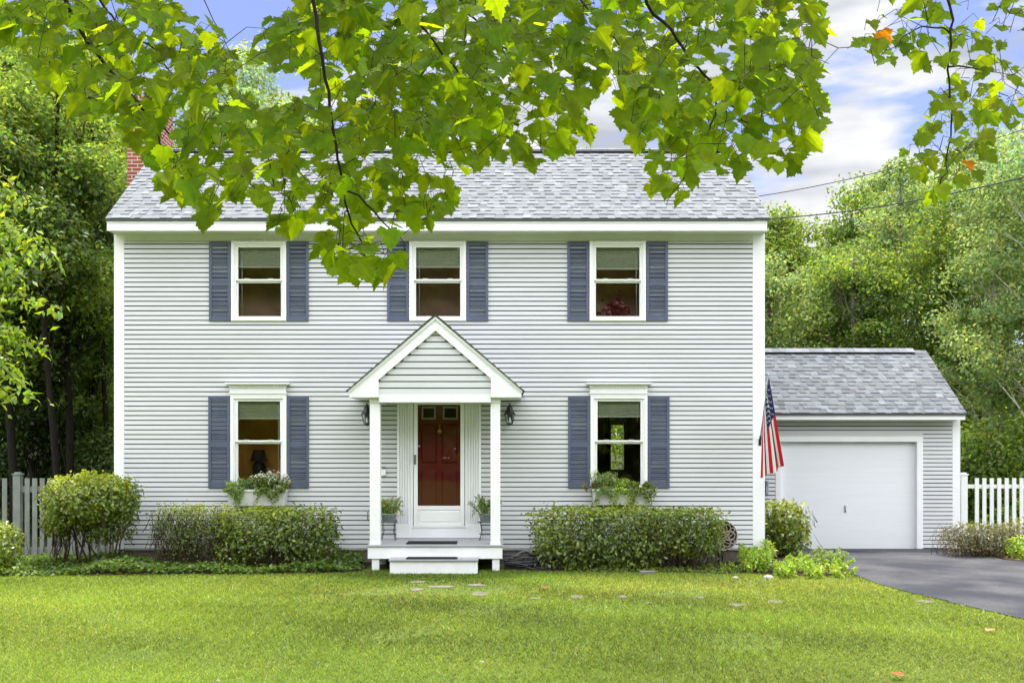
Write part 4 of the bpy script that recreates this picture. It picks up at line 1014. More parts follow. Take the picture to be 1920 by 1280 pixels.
# ---------------------------------------------------------------- shrubs
def shrub(name, label, cat, blobs, n, ls, mat, seed, base=(0, 0), stems=14, gap_low=0.0, up=0.3, var=.3, group=None, topz=None, yel_top=0.25, boxy=3.0, stem_r=.012, shell=.75, twigs=120):
    """blobs: (cx,cy,cz,rx,ry,rz,weight). Superellipsoid shells of leaves over a frame of stems"""
    rg = np.random.default_rng(seed); rnd = random.Random(seed)
    bx = sum(b[0] for b in blobs) / len(blobs); by = sum(b[1] for b in blobs) / len(blobs)
    t = thing(name, label, cat, (bx, by, gz(bx, by)), group)
    tot = sum(b[6] for b in blobs); P = []; O = []
    for b in blobs:
        k = int(n * b[6] / tot)
        u = rg.normal(0, 1, (k, 3)); u /= (np.abs(u) ** boxy).sum(1)[:, None] ** (1 / boxy)
        rr = np.clip(1 - np.abs(rg.normal(0, 1 - shell, k)), .15, 1.0) * (1 + 0.05 * rg.normal(0, 1, k))
        r3 = np.array([b[3], b[4], b[5]])
        lump = 1 + .05 * vnoise(u[:, 0] * b[3] * 1.0 + b[0], u[:, 2] * b[5] + u[:, 1] * b[4] * .8, seed + 1, 5.5) + .03 * vnoise(u[:, 0] * b[3] + b[0], u[:, 2] * b[5] - u[:, 1] * b[4], seed + 2, 14)
        p = np.array(b[:3]) + u * r3 * rr[:, None] * lump[:, None]
        P.append(p); O.append(u)
    P = np.concatenate(P); O = np.concatenate(O)
    zmin, zmax = P[:, 2].min(), P[:, 2].max()
    zf = (P[:, 2] - zmin) / (zmax - zmin)
    keep = rg.random(len(P)) < np.clip((1 - gap_low) + gap_low * (zf * 1.7), 0.04, 1)
    gapn = vnoise(P[:, 0], P[:, 2] * 1.2, seed + 9, 4.5)
    keep &= (gapn + (zf * 2.2) - 1.0 * gap_low - rg.random(len(P)) * .5) > -0.75
    keep &= P[:, 2] > gz(bx, by) + .02
    P, O, zf = P[keep], O[keep], zf[keep]
    V = leafcloud(P, ls, rg, up=up, out=O)
    col = leafcol(len(P), rg, var, .2, P, seed)
    new = np.clip((zf - .72) / .28, 0, 1) * rg.random(len(P)) * yel_top * 2     # sunlit top and fresh growth painted into the upper leaves
    col[:, 0] *= 1 + new * .95; col[:, 1] *= 1 + new * .75
    npmesh('foliage', V, 4, M[mat], t, col)
    mb = MB(); g0 = gz(bx, by)
    for k in range(stems):
        b = rnd.choice(blobs); s = Vector((b[0] + rnd.uniform(-.45, .45) * b[3], b[1] + rnd.uniform(-.3, .3) * b[4], g0))
        e = Vector((b[0] + rnd.uniform(-.9, .9) * b[3], b[1] + rnd.uniform(-.9, .8) * b[4], b[2] + rnd.uniform(-.2, .8) * b[5]))
        m1 = s.lerp(e, .45) + Vector((rnd.uniform(-.08, .08), rnd.uniform(-.08, .08), 0)); mb.tube([s, m1, e], [stem_r, stem_r * .65, stem_r * .25], 5, cap=False)
    for k in range(twigs):
        b = rnd.choice(blobs); e = Vector((b[0] + rnd.uniform(-.97, .97) * b[3], b[1] + rnd.uniform(-.97, .9) * b[4], b[2] + rnd.uniform(-.95, .9) * b[5]))
        if e.z < g0 + .05: e.z = g0 + .1
        s = e + Vector((rnd.uniform(-.15, .15), rnd.uniform(-.1, .1), -rnd.uniform(.12, .38))); s.z = max(s.z, g0); mb.tube([s, s.lerp(e, .5) + Vector((rnd.uniform(-.03, .03), 0, 0)), e], [stem_r * .4, stem_r * .3, stem_r * .15], 4, cap=False)
    mb.build('stems', M['twig'], t)
    return t
def blob_px(x0, x1, y0, y1, depth, ry, wgt=1.0):      # a bush from its left/right/top/bottom bearings at a depth
    d = D0 + depth; xa, xb = (x0 - CX) * d / F, (x1 - CX) * d / F; za, zb = H0 + (CY - y1) * d / F, H0 + (CY - y0) * d / F
    return ((xa + xb) / 2, depth, (za + zb) / 2, (xb - xa) / 2, ry, (zb - za) / 2, wgt)
shrub('shrub', 'large round clipped shrub with bare lower stems by the left house corner', 'shrub',
      [blob_px(82, 258, 886, 985, -0.9, .66, 1.0), blob_px(150, 252, 900, 1020, -.75, .55, .3), blob_px(80, 150, 950, 1010, -.9, .4, .12)], 10000, .07, 'lf_hedge', 31, stems=16, boxy=2.6, stem_r=.017, yel_top=.8, twigs=160, shell=.7)
shrub('hedge', 'sparse twiggy boxwood, left half of the hedge under the left window', 'hedge',
      [blob_px(290, 432, 947, 1050, -0.75, .42, 1.0)], 6500, .04, 'lf_hedge', 32, gap_low=.66, stems=30, boxy=8, yel_top=1.3, twigs=800, stem_r=.012, shell=.72)
shrub('hedge', 'dense clipped hedge under the left window box', 'hedge',
      [blob_px(412, 632, 952, 1062, -0.78, .48, 1.0)], 8200, .066, 'lf_hedge', 33, up=.45, gap_low=.42, stems=24, boxy=8, yel_top=.9, twigs=260, shell=.72)
shrub('hedge', 'wide clipped hedge under the right window box', 'hedge',
      [blob_px(1002, 1235, 950, 1068, -0.8, .52, 1.1), blob_px(1200, 1352, 952, 1040, -.75, .45, .6)], 13000, .066, 'lf_hedge', 34, up=.45, gap_low=.32, stems=34, boxy=8, yel_top=.7, twigs=420, shell=.72)
shrub('shrub', 'leafy green shrub between the house corner and the garage door', 'shrub',
      [blob_px(1420, 1517, 938, 1045, 1.3, .5, 1.0)], 2300, .09, 'lf_hedge', 35, stems=10, boxy=2.6, yel_top=.4, shell=.6, twigs=60)
shrub('shrub', 'rounded green shrub cut off by the left edge of the photo', 'shrub',
      [blob_px(-90, 33, 975, 1072, -1.5, .6, 1.0)], 3600, .065, 'lf_hedge', 36, stems=8, boxy=2.4, yel_top=.5, twigs=40)
M['lf_brown'] = leafmat('bronze_leaf', (0.17, 0.15, 0.055), 0.35, (0.34, 0.30, 0.07), 0.05, 0.4)
shrub('shrub', 'brownish twiggy low shrub in front of the white fence beside the garage', 'shrub',
      [blob_px(1762, 1905, 978, 1045, 1.2, .55, 1.0)], 5200, .04, 'lf_brown', 37, stems=46, boxy=2.6, yel_top=.2, shell=.6, twigs=420, stem_r=.008, gap_low=.25)
shrub('shrub', 'brownish shrub touching the right edge of the photo', 'shrub',
      [blob_px(1870, 2010, 972, 1045, 1.5, .55, 1.0)], 4200, .04, 'lf_brown', 38, stems=36, boxy=2.6, yel_top=.2, shell=.6, twigs=260, stem_r=.008, gap_low=.25)
shrub('shrub', 'small fresh green shrub at the right edge in front of the brownish ones', 'shrub',
      [blob_px(1885, 1965, 1003, 1050, .7, .35, 1.0)], 1800, .045, 'lf_lime', 39, stems=8, boxy=2.3, shell=.6, twigs=10)

def clumpy(name, label, cat, spots, mat, seed, ls, group=None, up=.3, parent=None, flowers=None, stem=True, spread=1.0, aspect=.3):
    """upright leafy clump: rosettes of leaves round each stem"""
    rg = np.random.default_rng(seed); rnd = random.Random(seed)
    bx = sum(s[0] for s in spots) / len(spots); by = sum(s[1] for s in spots) / len(spots); bz_ = min(s[2] for s in spots)
    t = thing(name, label, cat, (bx, by, bz_), group) if parent is None else parent
    Ps = []; mb = MB(); FP = []
    for (x, y, z, h, n) in spots:
        e = Vector((x + rnd.uniform(-.12, .12) * spread, y + rnd.uniform(-.12, .12) * spread, z + h)); mb.tube([(x, y, z), e], [.006, .003], 4, cap=False)
        f = rg.random(n) ** .7; r_ = (.02 + .10 * np.sin(f * 3.0)) * h * 2.2
        a = rg.uniform(0, 6.28, n); p = np.stack([x + (e.x - x) * f + np.cos(a) * r_ * rg.random(n), y + (e.y - y) * f + np.sin(a) * r_ * rg.random(n), z + h * f], 1); Ps.append(p)
        if flowers and rnd.random() < flowers[1]: FP.append((e.x, e.y, e.z + .01))
    P = np.concatenate(Ps); V = leafcloud(P, ls, rg, up=up, aspect=aspect, droop=-.1)
    npmesh('foliage', V, 4, M[mat], t, leafcol(len(P), rg, .25, .25, P, seed))
    if stem: mb.build('stems', M['twig'], t)
    if FP:
        k = flowers[2]
        for fp in FP:
            Q = np.array([fp]) + rg.normal(0, flowers[3], (k, 3)); V = leafcloud(Q, flowers[4], rg, up=.6, aspect=.9)
            npmesh('flower', V, 4, M[flowers[0]], t, leafcol(k, rg, .12, .05))
    return t
# lime perennials between hedge, house corner and drive: one clump each
rnd = random.Random(9)
def groundspots(px0, px1, y0, y1, hh, k, nl, seed):
    r = random.Random(seed); out = []
    for _ in range(k):
        px = r.uniform(px0, px1); yy = r.uniform(y0, y1); d = F * H0 / (yy - CY); x = (px - CX) * d / F; out.append((x, d - D0, 0, hh * r.uniform(.55, 1.1), nl))
    return out
clumpy('perennial', 'tall lime green leafy perennial at the foot of the right house corner', 'plant', groundspots(1392, 1450, 1050, 1076, .36, 24, 150, 1), 'lf_lime', 51, .075)
clumpy('perennial', 'low lime green perennials beside the driveway edge', 'plant', groundspots(1452, 1520, 1058, 1086, .22, 30, 120, 2), 'lf_lime', 52, .06)
clumpy('perennial', 'pale green weedy plant spilling toward the asphalt', 'plant', groundspots(1522, 1592, 1056, 1084, .17, 24, 110, 3), 'lf_lime', 53, .05)
clumpy('perennial', 'wispy pale green plant in front of the garage door corner', 'plant', groundspots(1520, 1580, 1046, 1060, .2, 16, 90, 4), 'lf_pale', 54, .055)
clumpy('perennial', 'yellowing small plant at the right end of the hedge', 'plant', groundspots(1345, 1388, 1062, 1074, .10, 9, 40, 5), 'lf_lime', 55, .04)
clumpy('perennial', 'small broad leaved plant between the left hedge and the porch', 'plant', groundspots(610, 640, 1050, 1068, .13, 8, 40, 6), 'lf_wood', 56, .05)
# ivy ground cover in the left bed
def cover(name, label, poly, n, hz, ls, mat, seed):
    rg = np.random.default_rng(seed); xs_ = [p[0] for p in poly]; ys_ = [p[1] for p in poly]
    x = rg.uniform(min(xs_), max(xs_), n); y = rg.uniform(min(ys_), max(ys_), n); k = inpoly(x, y, poly); x, y = x[k], y[k]
    hh = hz * (0.55 + .6 * np.clip(vnoise(x, y, seed, 2.2), -.6, 1)); z = -0.08 * np.clip(y / 3.0, 0, 1) + .015 + hh * rg.random(len(x)) ** .6
    P = np.stack([x, y, z], 1); V = leafcloud(P, ls, rg, up=.9, aspect=.8)
    o = npmesh(name, V, 4, M[mat], None, leafcol(len(x), rg, .3, .2, P, seed)); tag(o, label, 'ground cover', kind='stuff')
cover('ivy', 'ivy and low leafy ground cover in the bed left of the porch', [(-12, .6), (-12, -1.5), (-9.5, -2.1), (-8, -2.0), (-6.5, -1.85), (-5, -1.7), (-3.5, -1.62), (-2.5, -1.5), (-2.25, -1.2), (-2.3, -.1), (-6.6, -.1), (-6.7, .6)], 24000, .20, .065, 'lf_ivy', 61)
cover('ground_cover', 'thin weeds at the foot of the right hedge', [(.9, -.3), (1.0, -1.35), (2.4, -1.45), (3.7, -1.6), (3.9, -.9), (3.6, -.3)], 1500, .07, .045, 'lf_wood', 62)
cover('leaf_litter', 'dry brown leaves lying along the bed by the garage fence', [(8.95, 1.2), (8.85, .4), (9.1, -.05), (9.7, -.5), (10.7, -1.1), (12, -1.6), (12, 1.5), (9.3, 1.9)], 2600, .02, .06, 'lf_brown', 63)
cover('ground_cover', 'green undergrowth behind the right picket fence', [(9.3, 3.4), (15, 3.2), (22, 9), (10, 9)], 26000, .8, .10, 'lf_wood', 64)

# ---------------------------------------------------------------- window boxes and their plants
def window_box(x0, x1, z0, z1, label, seed):
    t = thing('window_box', label, 'planter', ((x0 + x1) / 2, -.1, z0), 'planters fixed under the lower windows')
    mb = MB(); ya, yb = -.30, -.08; th = .015; tp = .02
    P = lambda x, y, z: (x, y, z)
    mb.raw([(x0 + tp, ya + tp, z0), (x1 - tp, ya + tp, z0), (x1, ya, z1), (x0, ya, z1), (x0 + tp, yb, z0), (x1 - tp, yb, z0), (x1, yb, z1), (x0, yb, z1)], [(0, 1, 2, 3), (1, 5, 6, 2), (5, 4, 7, 6), (4, 0, 3, 7), (0, 4, 5, 1)])
    mb.box(x0 - .012, x1 + .012, ya - .014, ya + .004, z1 - .03, z1 + .006, bev=.003); mb.box(x0 - .012, x0 + .006, ya + .005, yb, z1 - .03, z1 + .006); mb.box(x1 - .006, x1 + .012, ya + .005, yb, z1 - .03, z1 + .006)
    mb.build('box', M['box'], t)
    mb = MB(); mb.face([(x0 + .01, ya + .01, z1 - .03), (x1 - .01, ya + .01, z1 - .03), (x1 - .01, yb, z1 - .03), (x0 + .01, yb, z1 - .03)]); mb.build('soil', M['soil'], t)
BX = lambda px: (px - CX) * 17.75 / F
BZ_ = lambda py: H0 + (CY - py) * 17.72 / F
window_box(BX(427), BX(536.5), BZ_(948), BZ_(918), 'white planter box under the lower left window', 1)
window_box(BX(1111), BX(1217), BZ_(946), BZ_(917), 'weathered white planter box under the lower right window', 2)
def boxplant(name, label, px0, px1, pyt, mat, seed, k=16, trail=0, flowers=None, ls=.05, nl=60):
    r = random.Random(seed); z = BZ_(918) - .03; spots = []
    for _ in range(k):
        spots.append((BX(r.uniform(px0, px1)), r.uniform(-.27, -.12), z, (BZ_(pyt) - z) * r.uniform(.45, 1.0), nl))
    t = clumpy(name, label, 'plant', spots, mat, seed, ls, flowers=flowers, spread=.6)
    if trail:
        rg = np.random.default_rng(seed); n = trail; u = rg.random(n); x = BX(px0) + (BX(px1) - BX(px0)) * rg.random(n); x += .04 * np.sin(u * 9 + x * 30)
        P = np.stack([x, -.325 - .05 * rg.random(n) - .02 * u, z + .06 - u * .26 * (0.6 + .5 * np.sin(x * 21))], 1)
        npmesh('trailing_foliage', leafcloud(P, ls * .8, rg, up=.1, out=np.tile([[0, -1, 0]], (n, 1))), 4, M[mat], t, leafcol(n, rg, .28, .25))
    return t
boxplant('trailing_plant', 'feathery green plant spilling over the left end of the lower left planter', 427, 455, 900, 'lf_pale', 71, trail=800)
boxplant('leafy_plant', 'upright green plant in the middle left of the lower left planter', 450, 482, 895, 'lf_pale', 72, k=14)
boxplant('white_flowers', 'bushy white flowering plant on the right of the lower left planter', 482, 534, 889, 'lf_hedge', 73, k=34, trail=700, flowers=('petal_w', .95, 12, .03, .032))
boxplant('leafy_plant', 'tall white-tipped plant on the left of the lower right planter', 1116, 1150, 882, 'lf_pale', 74, k=26, trail=520, flowers=('petal_w', .5, 6, .02, .022))
boxplant('leafy_plant', 'broad green plant in the middle of the lower right planter', 1150, 1182, 896, 'lf_lime', 75, k=20, trail=460, ls=.045)
boxplant('trailing_plant', 'trailing green plant on the right end of the lower right planter', 1180, 1224, 902, 'lf_hedge', 76, k=28, trail=700)
boxplant('orange_flowers', 'small cluster of orange flowers hanging over the lower right planter', 1186, 1202, 918, 'lf_pale', 77, k=5, trail=40, flowers=('petal_o', 1.0, 9, .03, .03))
boxplant('pink_flowers', 'few dull pink blooms leaning off the left end of the lower right planter', 1100, 1112, 900, 'lf_brown', 78, k=4, trail=0, flowers=('petal_o', .6, 4, .02, .02))

# ---------------------------------------------------------------- porch furnishings
def plant_stand(px, label):
    d = D0 - .35; x = (px - CX) * d / F; y = -.35; H = DT + .30
    t = thing('plant_stand', label, 'plant stand', (x, y, DT), 'wire plant stands beside the front door')
    mb = MB()
    mb.tube([(x + .15 * math.cos(a), y + .12 * math.sin(a), H) for a in [k * math.pi / 8 for k in range(17)]], .006, 5, cap=False)
    mb.build('rim', M['black'], t); mb = MB()
    mb.tube([(x + .13 * math.cos(a), y + .10 * math.sin(a), DT + .1) for a in [k * math.pi / 8 for k in range(17)]], .004, 5, cap=False)
    mb.build('lower_hoop', M['black'], t)
    for a in (.8, 2.35, 3.9, 5.5):
        mb = MB(); c, s = math.cos(a), math.sin(a); mb.tube([(x + .15 * c, y + .12 * s, H), (x + .12 * c, y + .10 * s, DT + .15), (x + .17 * c, y + .14 * s, DT)], .0055, 5); mb.build('leg', M['black'], t)
    mb = MB()
    for k in range(5): mb.tube([(x - .14 + k * .07, y - .1, H), (x - .14 + k * .07, y + .1, H)], .003, 4)
    mb.build('shelf_wires', M['black'], t)
    return x, y, H
for px, side in ((729, 'left'), (913, 'right')):
    x, y, H = plant_stand(px, 'black wire plant stand on the deck ' + ('behind the left porch post' if side == 'left' else 'behind the right porch post'))
    t = thing('flower_pot', 'pale blue-grey oval pot standing on the ' + side + ' wire stand', 'pot', (x, y, H), 'pots beside the front door')
    mb = MB(); mb.lathe([(.0, H + .006), (.105, H + .006), (.135, H + .125), (.142, H + .125), (.142, H + .14), (.128, H + .14), (.125, H + .11), (.0, H + .11)], x, y, 18, sy=.75); mb.build('pot', M['pot'], t)
    mb = MB(); mb.lathe([(.124, H + .118), (0, H + .122)], x, y, 18, sy=.75); mb.build('soil', M['soil'], t)
    r = random.Random(px); sp = [(x + r.uniform(-.10, .10), y + r.uniform(-.07, .07), H + .12, r.uniform(.14, .32), 60) for _ in range(16)]
    t2 = clumpy('potted_plant', 'green and coral flowering plant in the ' + side + ' pale pot', 'plant', sp, 'lf_pale', 90 + px, .055, flowers=('petal_o', .55, 4, .02, .022), spread=1.6)
    rg = np.random.default_rng(px); n = 330; a = rg.uniform(0, 6.28, n); u = rg.random(n); P = np.stack([x + np.cos(a) * (.13 + .13 * u), y + np.sin(a) * (.10 + .08 * u), H + .22 - .14 * u ** 2 + .05 * rg.random(n)], 1)
    npmesh('trailing_foliage', leafcloud(P, .038, rg, up=.3, out=None, aspect=.35), 4, M['lf_pale'], t2, leafcol(n, rg, .3, .35))
for nm, y0, y1, z, a, b, lb in (('doormat', PY + .12, PY + .52, DT, 761, 856, 'dark doormat lying on the porch deck'), ('doormat', STY + .03, STY + .27, TZ(1048.6), 761, 857, 'dark ribbed mat lying on the front step')):
    d = D0 + y0; t = thing(nm, lb, 'doormat', (QX((a + b) / 2, d), (y0 + y1) / 2, z), 'doormats at the entrance')
    mb = MB(); mb.box(QX(a, d), QX(b, d), y0, y1, z + .001, z + .014, bev=.003); bs = mb.build('base', M['mat_rubber'], t)
    mb = MB(); k = 0; xx = QX(a, d) + .015
    while xx < QX(b, d) - .02: mb.box(xx, xx + .012, y0 + .015, y1 - .015, z + .014, z + .022); xx += .022
    mb.build('ribs', M['mat_rubber'], t)

# ---------------------------------------------------------------- fences
def picket_fence(name, label, A, Bp, z0, ztop, mat, posts, pk_w, gap, rails, cap=True):
    A = Vector(A); Bp = Vector(Bp); dv = (Bp - A); Ln = dv.length; u = dv.normalized(); nv = Vector((-u.y, u.x))
    t = thing(name, label, 'fence', (A.x, A.y, z0))
    def qb(mb, s0, s1, n0, n1, a, b):
        P = []
        for zz in (a, b):
            for s, n_ in ((s0, n0), (s1, n0), (s1, n1), (s0, n1)): q = A + u * s + nv * n_; P.append((q.x, q.y, zz))
        mb.raw(P, [(3, 2, 1, 0), (4, 5, 6, 7), (0, 1, 5, 4), (1, 2, 6, 5), (2, 3, 7, 6), (3, 0, 4, 7)])
    s = .0; pw = .13
    for ps_ in posts:
        mb = MB(); qb(mb, ps_, ps_ + pw, -.065, .065, z0 - .1, ztop + .03)
        if cap: qb(mb, ps_ - .015, ps_ + pw + .015, -.08, .08, ztop + .031, ztop + .055); qb(mb, ps_ + .02, ps_ + pw - .02, -.045, .045, ztop + .056, ztop + .08)
        mb.build('post', M[mat], t)
    for za, zb_ in rails:
        mb = MB()
        pp = sorted(posts) + [Ln]
        for i in range(len(pp) - 1): qb(mb, pp[i] + pw + .002, pp[i + 1] - .002, -.02, .02, za, zb_)
        mb.build('rail', M[mat], t)
    s = .02; c = 0
    while s < Ln and c < 100:
        if not any(p - pk_w < s < p + pw + .01 for p in posts):
            mb = MB(); qb(mb, s, s + pk_w, -.045, -.022, z0 + .06, ztop - .03)
            q0 = A + u * s; q1 = A + u * (s + pk_w); mb.build('picket', M[mat], t); c += 1
        s += pk_w + gap
    return t
fy = 1.2; fd = D0 + fy
lx0, lx1 = -9.9, (217 - CX) * fd / F + .1
zt_l = H0 + (CY - 893) * fd / F
px_post = (27 - CX) * fd / F
picket_fence('picket_fence', 'weathered grey-white picket fence at the left behind the round shrub', (lx0, fy), (HX0 - .3, fy), -.05, zt_l, 'fence_grey', [px_post - lx0, px_post - lx0 + 1.9 + .13], .085, .052, [(zt_l - .28, zt_l - .18), (.03, .14)])
fy2 = 3.3; fd2 = D0 + fy2
fx0 = (1797 - CX) * fd2 / F; zt_r = H0 + (CY - 893) * fd2 / F
picket_fence('picket_fence', 'bright white picket fence running right from the garage corner', (fx0, fy2), (13.5, fy2), -.1, zt_r, 'fence_white', [.03, 2.5], .075, .075, [(H0 + (CY - 915) * fd2 / F, H0 + (CY - 908) * fd2 / F), (.12, .2)])

# ---------------------------------------------------------------- hose reel, hose heap, brick, stones
def hose_reel():
    d = D0 - .35; cx = QX(1353, d); cz = QZ(1003, d); r_ = .245; y = -.42
    t = thing('hose_reel', 'ornate round cast metal hose reel at the right end of the hedge', 'hose reel', (cx, y, 0))
    mb = MB()
    def circ(x, z, rr, yy, k=20, rad=.008): mb.tube([(x + rr * math.cos(a), yy, z + rr * math.sin(a)) for a in [i * 2 * math.pi / k for i in range(k + 1)]], rad, 5, cap=False)
    circ(cx, cz, r_, y, 32, .014); circ(cx, cz, .05, y, 14, .010)
    for k in range(6):
        a = k * math.pi / 3; circ(cx + .145 * math.cos(a), cz + .145 * math.sin(a), .062, y - .004, 16, .009); a += math.pi / 6
        circ(cx + .10 * math.cos(a), cz + .10 * math.sin(a), .03, y - .006, 10, .007); circ(cx + .195 * math.cos(a), cz + .195 * math.sin(a), .032, y - .006, 10, .007)
        pts = []
        for i in range(14):
            f = i / 13; aa = a + f * 1.1; rr = .05 + f * .19; pts.append((cx + rr * math.cos(aa), y - .002, cz + rr * math.sin(aa)))
        mb.tube(pts, .007, 5, cap=False)
    mb.build('scrollwork', M['iron'], t)
    mb = MB(); mb.prism([(cx + (r_ - .01) * math.cos(a), cz + (r_ - .01) * math.sin(a)) for a in [i * math.pi / 12 for i in range(24)]], y + .02, y + .03); mb.build('back_plate', M['black'], t)
    mb = MB(); mb.tube([(cx, y + .03, cz), (cx, y + .3, cz)], .13, 16)
    for k in range(9):
        yy = y + .05 + k * .026; mb.tube([(cx + .165 * math.cos(a), yy, cz + .165 * math.sin(a)) for a in [i * math.pi / 10 for i in range(21)]], .013, 6, cap=False)
    mb.build('drum', M['hose'], t)
    for dx in (-.0,):
        mb = MB(); mb.tube([(cx, y + .01, cz), (cx + .0, y + .02, 0)], .012, 6); mb.build('leg', M['black'], t); mb = MB(); mb.tube([(cx, y + .31, cz), (cx, y + .32, 0)], .012, 6); mb.build('leg', M['black'], t)
    mb = MB(); p = [U(1336, 1014, d - .1), U(1331, 1030, d - .12), U(1325, 1046, d - .15), U(1316, 1062, d - .2)]; p[-1].z = .03; mb.tube(p, .012, 7); mb.tube([U(1330, 1034, d), U(1342, 1038, d), U(1353, 1034, d), U(1356, 1026, d)], .009, 6); mb.build('hose_tail', M['hose_grey'], t)
hose_reel()
rnd = random.Random(5)
t = thing('hose_heap', 'tangled heap of black hose between the porch and the right hedge', 'hose', (.5, -.7, 0))
mb = MB()
for k in range(13):
    cx, cy_ = .32 + rnd.uniform(-.15, .35), -.75 + rnd.uniform(-.15, .2); rx, ry_ = rnd.uniform(.18, .42), rnd.uniform(.1, .22); ph = rnd.uniform(0, 6)
    z0 = .03 + k * .014
    mb.tube([(cx + rx * math.cos(a), cy_ + ry_ * math.sin(a), z0 + .02 * math.sin(3 * a + ph) + (.03 if k > 9 else 0)) for a in [i * math.pi / 11 for i in range(20 + k % 3)]], .011, 6)
mb.build('coils', M['hose'], t)
mb = MB()
mb.tube([U(948, 1056, 17.3), U(960, 1045, 17.3), U(972, 1037, 17.3), U(984, 1031, 17.3), U(994, 1034, 17.3), U(1003, 1045, 17.3)], .010, 6)
mb.tube([U(1008, 1010, 17.2), U(1010, 1024, 17.2), U(1020, 1038, 17.2), U(1032, 1050, 17.15)], .012, 6)
mb.tube([U(950, 1040, 17.3), U(975, 1040, 17.3), U(1000, 1041, 17.3)], .007, 6); mb.build('loose_end', M['hose_grey'], t)
mb = MB(); a = U(1200, 1075, 16.3); a.z = 0; mb.box(a.x, a.x + .25, a.y, a.y + .1, .0, .065, bev=.006); tag(mb.build('paving_brick', M['stone']), 'single worn tan brick lying at the lawn edge below the right hedge', 'brick')

def stone(px, py, wpx, hpx, label, name='stepping_stone', mat='stone', th=.006, seed=0, cat='stone', group='stepping stones sunk in the lawn', lift=.009):
    d = F * H0 / (py - CY); x = (px - CX) * d / F; y = d - D0; r = random.Random(seed + px)
    rx = wpx * d / F / 2; ry_ = max(.06, 1.0 * hpx * d * d / (F * H0) / 2)
    poly = []
    n = 11
    for k in range(n):
        a = k * 2 * math.pi / n; q = r.uniform(.78, 1.08); poly.append((x + rx * q * math.cos(a), y + ry_ * q * math.sin(a)))
    mb = MB(); c = (x, y)
    top = [(p[0], p[1], lift) for p in poly]; inn = [(x + (p[0] - x) * .86, y + (p[1] - y) * .86, lift + th * r.uniform(.6, 1.0)) for p in poly]; bot = [(p[0], p[1], -.02) for p in poly]
    mb.raw(bot + top + inn, [tuple(range(2 * n, 3 * n))] + [(i, (i + 1) % n, (i + 1) % n + n, i + n) for i in range(n)] + [(i + n, (i + 1) % n + n, (i + 1) % n + 2 * n, i + 2 * n) for i in range(n)])
    o = mb.build(name, M[mat]); tag(o, label, cat, group)
for k, (px, py, wp, hp, lb) in enumerate([
    (783, 1091, 34, 4, 'flat stone at the foot of the front step on its left'), (893, 1097, 36, 4, 'flat stone right of the front step foot'),
    (828, 1100, 56, 4, 'widest flat stone in the worn grass straight below the front step'), (781, 1106, 24, 6, 'small grey stone left of the worn path start'),
    (899, 1114, 42, 8, 'large pale grey stepping stone in front of the step on its right'), (1003, 1122, 22, 3, 'half buried stone right of the large pale stepping stone'),
    (1083, 1119, 28, 7, 'stepping stone below the left end of the right hedge'), (1167, 1119, 24, 5, 'stepping stone just left of the loose brick'),
    (1217, 1131, 18, 3, 'tiny stone showing through the grass below the loose brick'), (1310, 1120, 26, 4, 'stepping stone below the right end of the hedge'),
    (1383, 1134, 42, 6, 'long pale stepping stone below the lime perennials'), (1452, 1128, 32, 6, 'stepping stone right of the long pale one'),
    (1735, 1128, 44, 5, 'tan edging stone beside the driveway'), (1815, 1135, 36, 4, 'last edging stone toward the right where lawn meets asphalt')]):
    stone(px, py, wp, hp, lb, seed=k)
for k, (px, py, wp, lb) in enumerate([(1441, 1082, 20, 'pale round rock in front of the lime perennials'), (1379, 1081, 12, 'small pale rock left of the lime perennials'), (1587, 1062, 10, 'small white rock at the driveway edge of the bed'), (905, 1238, 9, 'small pale chip lying in the middle of the lawn'), (409, 1273, 9, 'small pale chip near the bottom edge of the lawn')]):
    d = F * H0 / (py + 4 - CY); x = (px - CX) * d / F; y = d - D0; r = random.Random(k); rr = wp * d / F / 2; mb = MB()
    prof = [(rr * .8, -.01), (rr * r.uniform(.95, 1.05), rr * .3), (rr * .85, rr * .65), (rr * .4, rr * .85), (0, rr * .9)]; mb.lathe(prof, x, y, 9, sx=1, sy=r.uniform(.6, .9)); tag(mb.build('rock', M['rock']), lb, 'rock')

# fallen leaves on the lawn
def maple_shape():
    half = [(0, -0.02), (.12, -.08), (.26, -.12), (.38, -.08), (.36, .0), (.48, .04), (.46, .12), (.62, .22), (.52, .27), (.58, .38), (.44, .38), (.38, .45), (.30, .42), (.31, .56), (.36, .64), (.25, .66), (.20, .78), (.12, .80), (0, 1.0)]
    L_ = [(-x, y) for x, y in half[1:-1]][::-1]
    return half, L_
HALF, LH = maple_shape()
M['lf_fall'] = leafmat('fallen_leaf', (0.45, 0.10, 0.04), .3, (.5, .15, .05), .04)
for k, (px, py, lb, c) in enumerate([(1852, 1190, 'pinkish fallen leaf on the lawn near the right edge', (1.2, 2.5, 3.5)), (1690, 1276, 'red fallen leaf at the bottom edge of the lawn', (1.2, .8, .5)), (1020, 1108, 'brown fallen leaf near the stepping stones', (.5, 1, 1))]):
    d = F * H0 / (py - CY); x = (px - CX) * d / F; y = d - D0; mb = MB(); r = random.Random(k); a = r.uniform(0, 6); s = .10
    for sd_ in (1, -1):
        mb.face([(x + (sd_ * hx * math.cos(a) - hy * math.sin(a)) * s, y + (sd_ * hx * math.sin(a) + hy * math.cos(a)) * s, .045 + .03 * abs(hx) + .02 * hy * hy) for hx, hy in HALF], 0, c)
    tag(mb.build('fallen_leaf', M['lf_fall']), lb, 'leaf')

